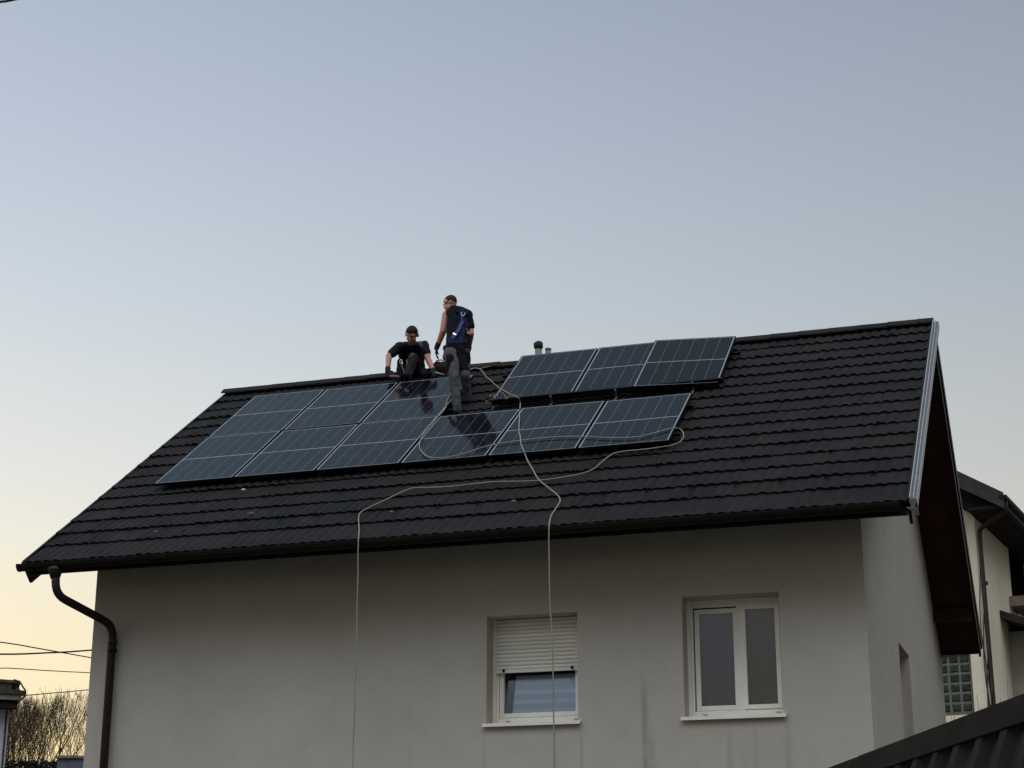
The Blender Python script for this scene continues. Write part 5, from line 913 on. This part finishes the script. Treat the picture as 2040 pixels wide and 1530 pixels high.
# side wall with a loggia opening
nbox(mb, -T, 0, T, 3.2, 0, rz(0)-.30); nbox(mb, -T, 0, 3.2, 6.0, 0, 8.0); nbox(mb, -T, 0, 6.0, 10, 0, rz(0)-.30); nbox(mb, -8, -T, 9.8, 10, 0, 9.4); nbox(mb, -8, -8+T, T, 9.8, 0, 9.3)
mb.build('wall', M_CREAM, nb)
mb = MB(); nbox(mb, -1.5, -1.45, 3.2, 6.0, 6.0, 10.55)
for va in (3.1, 6.0): mb.hexa([NP(-1.45,va,6.2), NP(-T,va,6.2), NP(-T,va+.1,6.2), NP(-1.45,va+.1,6.2), NP(-1.45,va,10.55), NP(-T,va,9.82), NP(-T,va+.1,9.82), NP(-1.45,va+.1,10.55)])
if 1: pass; nbox(mb, -1.45, -T, 3.2, 6, 7.9, 7.98); mb.build('loggia', M_NWOOD, nb)
mb = MB(); nbox(mb, -1.44, -1.42, 3.6, 5.6, 8.3, 9.5); mb.build('loggia_window', plain('dark_pane', (.03,.035,.045), .06), nb)
mb = MB(); nbox(mb, .003, .30, 2.85, 6.1, 8.03, 8.23); mb.build('balcony_ledge', plain('brownish_ledge', (.32, .25, .19), .85), nb)
mb = MB(); nbox(mb, .12, .18, 2.9, 6.1, 7.80, 7.87); nbox(mb, .12, .18, 2.9, 6.1, 7.66, 7.72); nbox(mb, .12, .18, 3.5, 3.56, 7.66, 8.03); nbox(mb, .12, .18, 4.6, 4.66, 7.66, 8.03); mb.build('balustrade', plain('grey_rail', (.24, .23, .21), .7), nb)
mb = MB(); mb.hexa([NP(.002,1.75,7.62), NP(1.1,1.75,7.22), NP(1.1,6.4,7.22), NP(.002,6.4,7.62), NP(.002,1.75,7.78), NP(1.1,1.75,7.34), NP(1.1,6.4,7.34), NP(.002,6.4,7.78)]); mb.build('lean_to_roof', M_NROOF, nb)
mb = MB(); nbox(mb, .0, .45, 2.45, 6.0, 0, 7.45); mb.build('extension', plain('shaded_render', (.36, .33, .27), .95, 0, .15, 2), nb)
# roof slabs
mb = MB(); v0, v1 = -.62, 10.5
for (ua, ub) in ((-4, .66), (-8.66, -4)):
    za, zb_ = rz(ua+1e-6), rz(ub); 
    if ua == -4: za = EZ+4.62*SL; zb_ = EZ+(.62-.66)*SL
    else: za = EZ+(.62+8-8.66)*SL; zb_ = EZ+4.62*SL
    mb.hexa([NP(ua,v0,za-.20), NP(ub,v0,zb_-.20), NP(ub,v1,zb_-.20), NP(ua,v1,za-.20), NP(ua,v0,za), NP(ub,v0,zb_), NP(ub,v1,zb_), NP(ua,v1,za)])
mb.build('roof', M_NROOF, nb)
mb = MB()
for (ua, ub, za, zb_) in ((-4, .70, EZ+4.62*SL, EZ-.08*SL),):
    mb.hexa([NP(ua,v0-.04,za-.30), NP(ub,v0-.04,zb_-.26), NP(ub,v0-.002,zb_-.26), NP(ua,v0-.002,za-.30), NP(ua,v0-.04,za+.05), NP(ub,v0-.04,zb_+.05), NP(ub,v0-.002,zb_+.05), NP(ua,v0-.002,za+.05)])
mb.build('barge_board', M_NROOF, nb)
mb = MB()
nbox(mb, -4.19, -4.01, v0+.1, -.002, rz(-4.1)-.46, rz(-4.1)-.21); mb.build('purlin', M_NWOOD, nb); mb = MB()
nbox(mb, -.45, .10, -.45, -.002, 9.50, 9.62) if False else None
mb.hexa([NP(-.16,-.45,9.42), NP(.45,-.45,9.30), NP(.45,-.002,9.30), NP(-.16,-.002,9.42), NP(-.16,-.45,9.72), NP(.45,-.45,9.42), NP(.45,-.002,9.42), NP(-.16,-.002,9.72)])
mb.build('purlin', M_NWOOD, nb)
mb = MB(); nbox(mb, .003, .64, -.6, 10.4, 9.28, 9.33); mb.build('eave_soffit', M_NWOOD, nb)
mb = MB(); prof = [(.68+.075*math.cos(PI+PI*i/10), 9.50+.075*math.sin(PI+PI*i/10)) for i in range(11)]+[(.68+.07*math.cos(2*PI-PI*i/10), 9.504+.07*math.sin(2*PI-PI*i/10)) for i in range(11)]
k = len(prof); mb.add([NP(u, -.66, z) for u, z in prof]+[NP(u, 10.4, z) for u, z in prof], [(i, (i+1) % k, k+(i+1) % k, k+i) for i in range(k)])
mb.add([NP(.68+.078*math.cos(PI+PI*i/10), -.67, 9.50+.078*math.sin(PI+PI*i/10)) for i in range(11)], [tuple(range(11))])
ng = mb.build('gutter', M_BROWN, nb)
mb = MB(); mb.tube(arc_path([NP(.68, -.42, 9.46), NP(.68, -.42, 9.26), NP(.085, -.05, 9.02), NP(.085, .15, 0)], .09), .045, 12); mb.tube([NP(.085, .13, 8.05), NP(.085, .13, 7.99)], .056, 12)
mb.build('downpipe', M_PIPEG, nb)
mb = MB(); nbox(mb, -.27, -.19, -.015, -.002, 8.3, 9.22) ; mb.build('upper_shutter', plain('dark_pane', (.03,.035,.045), .06), nb)
# glass block window
wr = MB(); u0, u1, z0, z1 = GW
nbox(wr, u0-.0, u1+.0, .03, .06, z1-.07, z1-.003); nbox(wr, u0, u1, .03, .06, z0+.003, z0+.05); nbox(wr, u0, u0+.03, .031, .059, z0+.05, z1-.07); nbox(wr, u1-.03, u1, .031, .059, z0+.05, z1-.07)
gb = wr.build('glass_block_window', plain('olive_frame', (.10, .10, .065), .7), nb)
g = NG('glass_block'); g.col(g.ramp(g.noise(9, 3, .6), [(.3, (.018, .020, .012)), (.7, (.055, .058, .038))])); g.rough(.45); g.b.inputs['Specular IOR Level'].default_value = .25; g.bump(g.noise(22, 2), .4, .02)
mb = MB(); nu, nz = 6, 6
for i in range(nu):
    for j in range(nz):
        ua = u0+.035+(u1-u0-.07)*i/nu; ub = ua+(u1-u0-.07)/nu; za = z0+.055+(z1-z0-.13)*j/nz; zb_ = za+(z1-z0-.13)/nz
        m_ = .021; h_ = .020
        mb.add([NP(ua+m_,.075,za+m_), NP(ub-m_,.075,za+m_), NP(ub-m_,.075,zb_-m_), NP(ua+m_,.075,zb_-m_), NP(ua+m_+h_,.058,za+m_+h_), NP(ub-m_-h_,.058,za+m_+h_), NP(ub-m_-h_,.058,zb_-m_-h_), NP(ua+m_+h_,.058,zb_-m_-h_)],
            [(4,5,6,7), (0,1,5,4), (1,2,6,5), (2,3,7,6), (3,0,4,7)])
mb.build('blocks', g.m, gb)
mb = MB(); nbox(mb, u0+.03, u1-.03, .076, .14, z0+.05, z1-.07); mb.build('mortar', plain('olive_mortar', (.15, .15, .105), .8), gb)
# climbing stems on the corner
mb = MB(); rv = random.Random(5)
for q in range(5):
    pts = []; u = -.06+.03*q; 
    for i in range(16):
        z = 5.0+i*.26-.15*q; pts.append(NP(.02+.045*math.sin(i*.55+q*1.3)+.012*q, -.03-.02*abs(math.sin(i+q)), z))
    if pts: mb.tube(pts[:16-2*q], [.016*(1-.04*i) for i in range(16-2*q)], 5)
o = mb.build('climbing_vine', plain('bare_vine', (.06, .048, .036), .9), nb if False else None); lc = NP(0, 0, 5); o.data.transform(Matrix.Translation(-lc)); o.location = lc
tag(o, 'bare vine stems climbing the corner of the cream house beside its downpipe', 'vine')

# ------------------------------------------------------------------ ribbed metal roof of the shed in the foreground at the right
sa, sb_ = V((13.43, -10.925, 2.515)), V((12.283, -8.145, 2.503)); ax = (sb_-sa).normalized(); ax.z = 0; ax.normalize()
side = V((-ax.y, ax.x, 0)); side = side if side.dot(V((-1, 0, 0))) > 0 else -side
def SP(t, w, z): return V((sa.x, sa.y, 0))+ax*t+side*w+V((0, 0, z))
RZ = 2.51; PS = math.radians(69)
shed = empty('shed', tuple(SP(2, 0, 0)), 'dark ribbed metal shed roof in the bottom right foreground', 'shed')
M_SHED = plain('brown_coated_steel', (.0185, .0145, .0110), .7, 0, .25, 4, .1, 30, .03)
M_SHED2 = plain('dark_coated_steel', (.0175, .0165, .0140), .7, 0, .25, 5, .1, 30, .05)
t0, t1 = -3.2, 5.2; WD = 1.7
def sheet(sgn):
    mb = MB(); pit = .30; prof = []
    t = t0
    while t < t1:
        prof += [(t, 0), (t+.17, 0), (t+.195, .040), (t+.275, .040)]; t += pit
    prof = [(a_, b_) for a_, b_ in prof if a_ <= t1]
    vs = []
    for d_ in (.0, WD):
        for (t, h_) in prof:
            w = d_*math.cos(PS)+h_*math.sin(PS); z = RZ-.03-d_*math.sin(PS)+h_*math.cos(PS)
            vs.append(SP(t, sgn*w, z))
    k = len(prof); mb.add(vs, [(i, i+1, k+i+1, k+i) for i in range(k-1)]); return mb
sheet(1).build('roof_sheet', M_SHED2, shed); sheet(-1).build('roof_sheet', M_SHED2, shed)
mb = MB(); cw = .115; hh = .046
for sgn in (1, -1):
    for (ta, tb) in ((t0-.02, -.45), (-.50, 2.3), (2.25, t1+.02)):
        e = .003 if ta > -1 and ta < 1 else 0
        f = lambda t, d_, n_: SP(t, sgn*(d_*math.cos(PS)+n_*math.sin(PS)), RZ-.03-d_*math.sin(PS)+n_*math.cos(PS))
        mb.add([f(ta, 0, hh+.012+e), f(tb, 0, hh+.012+e), f(tb, cw, hh+e), f(ta, cw, hh+e), f(tb, cw+.004, hh-.018+e), f(ta, cw+.004, hh-.018+e)], [(0,1,2,3), (3,2,4,5)])
mb.build('ridge_flashing', M_SHED, shed)
mb = MB(); wz = RZ-.05-1.5*math.sin(PS); ww = 1.5*math.cos(PS)
a_ = [SP(t0+.2, -ww, 0), SP(t1-.2, -ww, 0), SP(t1-.2, ww, 0), SP(t0+.2, ww, 0)]
mb.add([*a_, *[q+V((0, 0, wz)) for q in a_], SP(t0+.2, 0, RZ-.06), SP(t1-.2, 0, RZ-.06)], [(0,4,5,1), (1,5,9,6,2), (2,6,7,3), (3,7,8,4,0)])
mb.build('wall', plain('grey_boards', (.12, .11, .10), .9), shed)
# bare shrub between the shed and the houses
mb = MB(); rv = random.Random(11)
for i in range(60):
    b0 = V((13.0+rv.uniform(-.10, .22), -5.8+rv.uniform(-.3, .3), 0)); p = b0.copy(); pts = [p.copy()]; tilt = V((rv.uniform(-.10, .10), rv.uniform(-.08, .08), 1)); hgt = 2.55+rv.random()**1.4*.72
    for j in range(8): p = p+tilt*(hgt/8)+V((rv.uniform(-.012, .012), rv.uniform(-.012, .012), 0)); pts.append(p.copy())
    mb.tube(pts, [.007*(1-j/8.6)+.0010 for j in range(9)], 4)
o = mb.build('bare_shrub', plain('dry_stems', (.10, .08, .055), .9)); o.data.transform(Matrix.Translation(-V((13.05, -5.8, 0)))); o.location = (13.05, -5.8, 0)
tag(o, 'bare thin shrub twigs rising behind the shed roof, before the cream house', 'shrub')

# ------------------------------------------------------------------ low house at the left
LF = V((-math.sin(.32), math.cos(.32), 0)); 
lh = empty('low_house', (-7.0, 9.5, 0), 'small grey white house with a tiled eave at the far left edge', 'house')
lc = V((-3.715, 7.62, 0)); lu = V((math.cos(.615), math.sin(.615), 0)); lv = V((-math.sin(.615), math.cos(.615), 0))
def LP(u, v, z): return lc+lu*u+lv*v+V((0, 0, z))
def lbox(mb, u0, u1, v0, v1, z0, z1): mb.hexa([LP(u0,v0,z0), LP(u1,v0,z0), LP(u1,v1,z0), LP(u0,v1,z0), LP(u0,v0,z1), LP(u1,v0,z1), LP(u1,v1,z1), LP(u0,v1,z1)])
M_LW = plain('cold_white_render', (.42, .42, .43), .95, 0, .1, 1.5, .2, 60)
mb = MB(); lbox(mb, -7, 0, 0, 6, 0, 5.45); mb.build('wall', M_LW, lh)
mb = MB(); lbox(mb, -6, .02, .9, 5, 5.35, 5.80); mb.build('upper_box', M_LW, lh)
mb = MB(); mb.hexa([LP(-6.1,.75,5.99), LP(.16,.75,5.78), LP(.16,5.1,5.78), LP(-6.1,5.1,5.99), LP(-6.1,.75,6.05), LP(.16,.75,5.83), LP(.16,5.1,5.83), LP(-6.1,5.1,6.05)]); mb.build('box_roof', plain('mossy_tiles', (.075, .065, .035), .85, 0, .4, 12), lh)
mb = MB(); mb.hexa([LP(-7.2,-.30,5.62), LP(.22,-.30,5.46), LP(.22,.9,5.60), LP(-7.2,.9,5.76), LP(-7.2,-.30,5.69), LP(.22,-.30,5.53), LP(.22,.9,5.67), LP(-7.2,.9,5.83)])
for i in range(30): mb.tube([LP(-7+i*.245, -.30, 5.685-(i*.245)*.0216), LP(-7+i*.245, .9, 5.825-(i*.245)*.0216)], .035, 6)
mb.build('eave_tiles', plain('old_brown_tiles', (.055, .042, .030), .85, 0, .35, 12), lh)
mb = MB(); mb.hexa([LP(-7.1,-.27,5.46), LP(.17,-.27,5.37), LP(.17,-.23,5.37), LP(-7.1,-.23,5.46), LP(-7.1,-.27,5.60), LP(.17,-.27,5.46), LP(.17,-.23,5.46), LP(-7.1,-.23,5.60)]); mb.build('fascia', plain('grey_fascia', (.16, .15, .13), .8), lh)
mb = MB(); lbox(mb, -7, .12, -.22, .0-.003, 5.24, 5.42); mb.build('soffit', M_NWOOD, lh)
def cable(name, pts, r, label, cat, group=None):
    pts = dv(pts); fine = []
    for i in range(len(pts)-1):
        p0, p1, p2, p3 = pts[max(i-1, 0)], pts[i], pts[i+1], pts[min(i+2, len(pts)-1)]
        for k_ in range(6):
            t = k_/6; fine.append(.5*((2*p1)+(-p0+p2)*t+(2*p0-5*p1+4*p2-p3)*t*t+(-p0+3*p1-3*p2+p3)*t**3))
    fine.append(pts[-1]); mb = MB(); mb.tube(fine, r, 6); o = mb.build(name, plain('black_cable', (.012, .012, .012), .7)); c = fine[0].copy(); o.data.transform(Matrix.Translation(-c)); o.location = c
    return tag(o, label, cat, group)
cable('service_cable', DATA['loop'], .014, 'looped service cable running off the left house eave and down its wall', 'cable')
WL = ['upper overhead wire falling to the right, left of the beige house', 'upper overhead wire rising to the right, crossing another', 'middle faint overhead wire between the crossing wires and the trees', 'lowest overhead wire just above the bare trees', 'black overhead cable cutting the top left corner of the sky']
for i, (pts, lab) in enumerate(zip(DATA['wires'], WL)): cable('overhead_wire', pts, (.011, .014, .011, .010, .011)[i], lab, 'wire', 'overhead wires at the left')
# low flat block on the hillside
gc_ = V((-13.2, 26.2, 5.0)); root = empty('garage', tuple(gc_), 'low grey flat roofed garage below the bare trees', 'garage')
mb = MB(); f = lambda u, v, z: gc_+RR*u+FF*v+UU*z
def gbox(mb, u0, u1, v0, v1, z0, z1): mb.hexa([f(u0,v0,z0), f(u1,v0,z0), f(u1,v1,z0), f(u0,v1,z0), f(u0,v0,z1), f(u1,v0,z1), f(u1,v1,z1), f(u0,v1,z1)])
gu0 = (V((-13.965, 25.296, 0))-gc_).dot(RR); gv0 = (V((-13.965, 25.296, 0))-gc_).dot(FF)
gbox(mb, gu0, gu0+3.5, gv0, gv0+3, -1.0, 1.33); mb.build('wall', plain('slate_grey_wall', (.09, .10, .12), .9), root)
mb = MB(); gbox(mb, gu0-.06, gu0+3.56, gv0-.06, gv0+3.06, 1.33, 1.40); mb.build('roof', plain('tan_slab', (.16, .13, .09), .9), root)
# hedge along the crest
mb = MB(); rv = random.Random(2)
for i in range(2600):
    lat = rv.uniform(-15.2, -12.4); D = 50.6+rv.random()*1.0
    p = V((13.72, -18.2, 0))+RR*lat+FF*D; z = 5.6+rv.random()**.6*.75
    a1 = V((rv.uniform(-1, 1), rv.uniform(-1, 1), rv.uniform(-.3, 1))).normalized()*.07; a2 = V((rv.uniform(-1, 1), rv.uniform(-1, 1), rv.uniform(-1, 1))).normalized()*.035
    c = V((p.x, p.y, z)); mb.add([c-a1, c+a2, c+a1, c-a2], [(0, 1, 2, 3)])
o = mb.build('hedge', plain('dark_hedge_leaves', (.022, .022, .016), .9)); c = V((13.72, -18.2, 5.6))+RR*-13.8+FF*51; o.data.transform(Matrix.Translation(-c)); o.location = c
tag(o, 'dark low hedge along the crest below the bare trees', 'hedge')

# ------------------------------------------------------------------ bare trees behind
M_BARK = plain('dark_bark', (.060, .044, .026), .95, 0, .3, 10)
M_TWIG = plain('brown_twigs', (.085, .058, .030), .95, 0, .3, 6)
def tree(px, D, top, seed, label, lean=0):
    rv = random.Random(seed)
    r_, u2, f_ = RR, None, None
    k = (px-1020)/3524.9*D*1.06; base = V((13.72, -18.2, 0))+RR*k+FF*D; base.z = ground_z(base.x, base.y)-.15
    root = empty('bare_tree', tuple(base), label, 'tree', 'bare trees beyond the left corner')
    tk = MB(); cr = MB(); H = top-base.z
    def branch(p, d, L, r, lvl):
        pts = [p]; rs = [r]; n_ = 5 if lvl < 2 else 4; q = p.copy(); dd = d.copy()
        for i in range(n_):
            dd = (dd+V((rv.uniform(-.24, .24), rv.uniform(-.24, .24), .05+.05*lvl))).normalized(); q = q+dd*(L/n_); pts.append(q.copy()); rs.append(max(r*(1-.62*(i+1)/n_), .0045))
        (tk if lvl < 2 else cr).tube(pts, rs, 6 if lvl < 2 else 3, caps=False)
        if lvl >= 4: return
        nk_ = (5, 4, 4, 3)[lvl]
        for j in range(nk_):
            t = rv.uniform(.28, 1.0) if j else 1.0; i = min(int(t*n_), n_-1); fr_ = t*n_-i; pp = pts[i].lerp(pts[i+1], fr_)
            if pp.z > top-.1: continue
            a = rv.uniform(0, 2*PI); sp = rv.uniform(.45, 1.0)*(1 if lvl < 2 else 1.15)
            nd = (dd+V((math.cos(a)*sp, math.sin(a)*sp, .25))).normalized()
            LL_ = min(L*rv.uniform(.5, .78), max(.18, (top+rv.uniform(-.25, .12)-pp.z)*1.05))
            branch(pp, nd, LL_, max(rs[i]*.58, .0055), lvl+1)
    ns = rv.choice((3, 4))
    for s_ in range(ns):
        a = 2*PI*s_/ns+rv.uniform(-.4, .4); sp = rv.uniform(.25, .6)
        branch(base+V((.07*math.cos(a), .07*math.sin(a), 0)), V((math.cos(a)*sp+lean, math.sin(a)*sp, 1)).normalized(), H*rv.uniform(.50, .66), .060*rv.uniform(.8, 1.1), 0)
    tk.build('trunk', M_BARK, root); cr.build('crown', M_TWIG, root)
tree(18, 60, 8.95, 1, 'bare tree leftmost, half behind the small left house')
tree(62, 58.5, 8.95, 2, 'slender bare tree, second from the left of the row')
tree(92, 61, 9.2, 3, 'bare forked tree in the middle of the row')
tree(128, 59, 9.35, 4, 'tallest dense bare tree, left of the open gap in the row')
tree(176, 60, 9.3, 5, 'bare tree half hidden by the left corner of the beige house')
tree(148, 60.5, 9.15, 8, 'bare tree between the tallest one and the corner of the beige house')
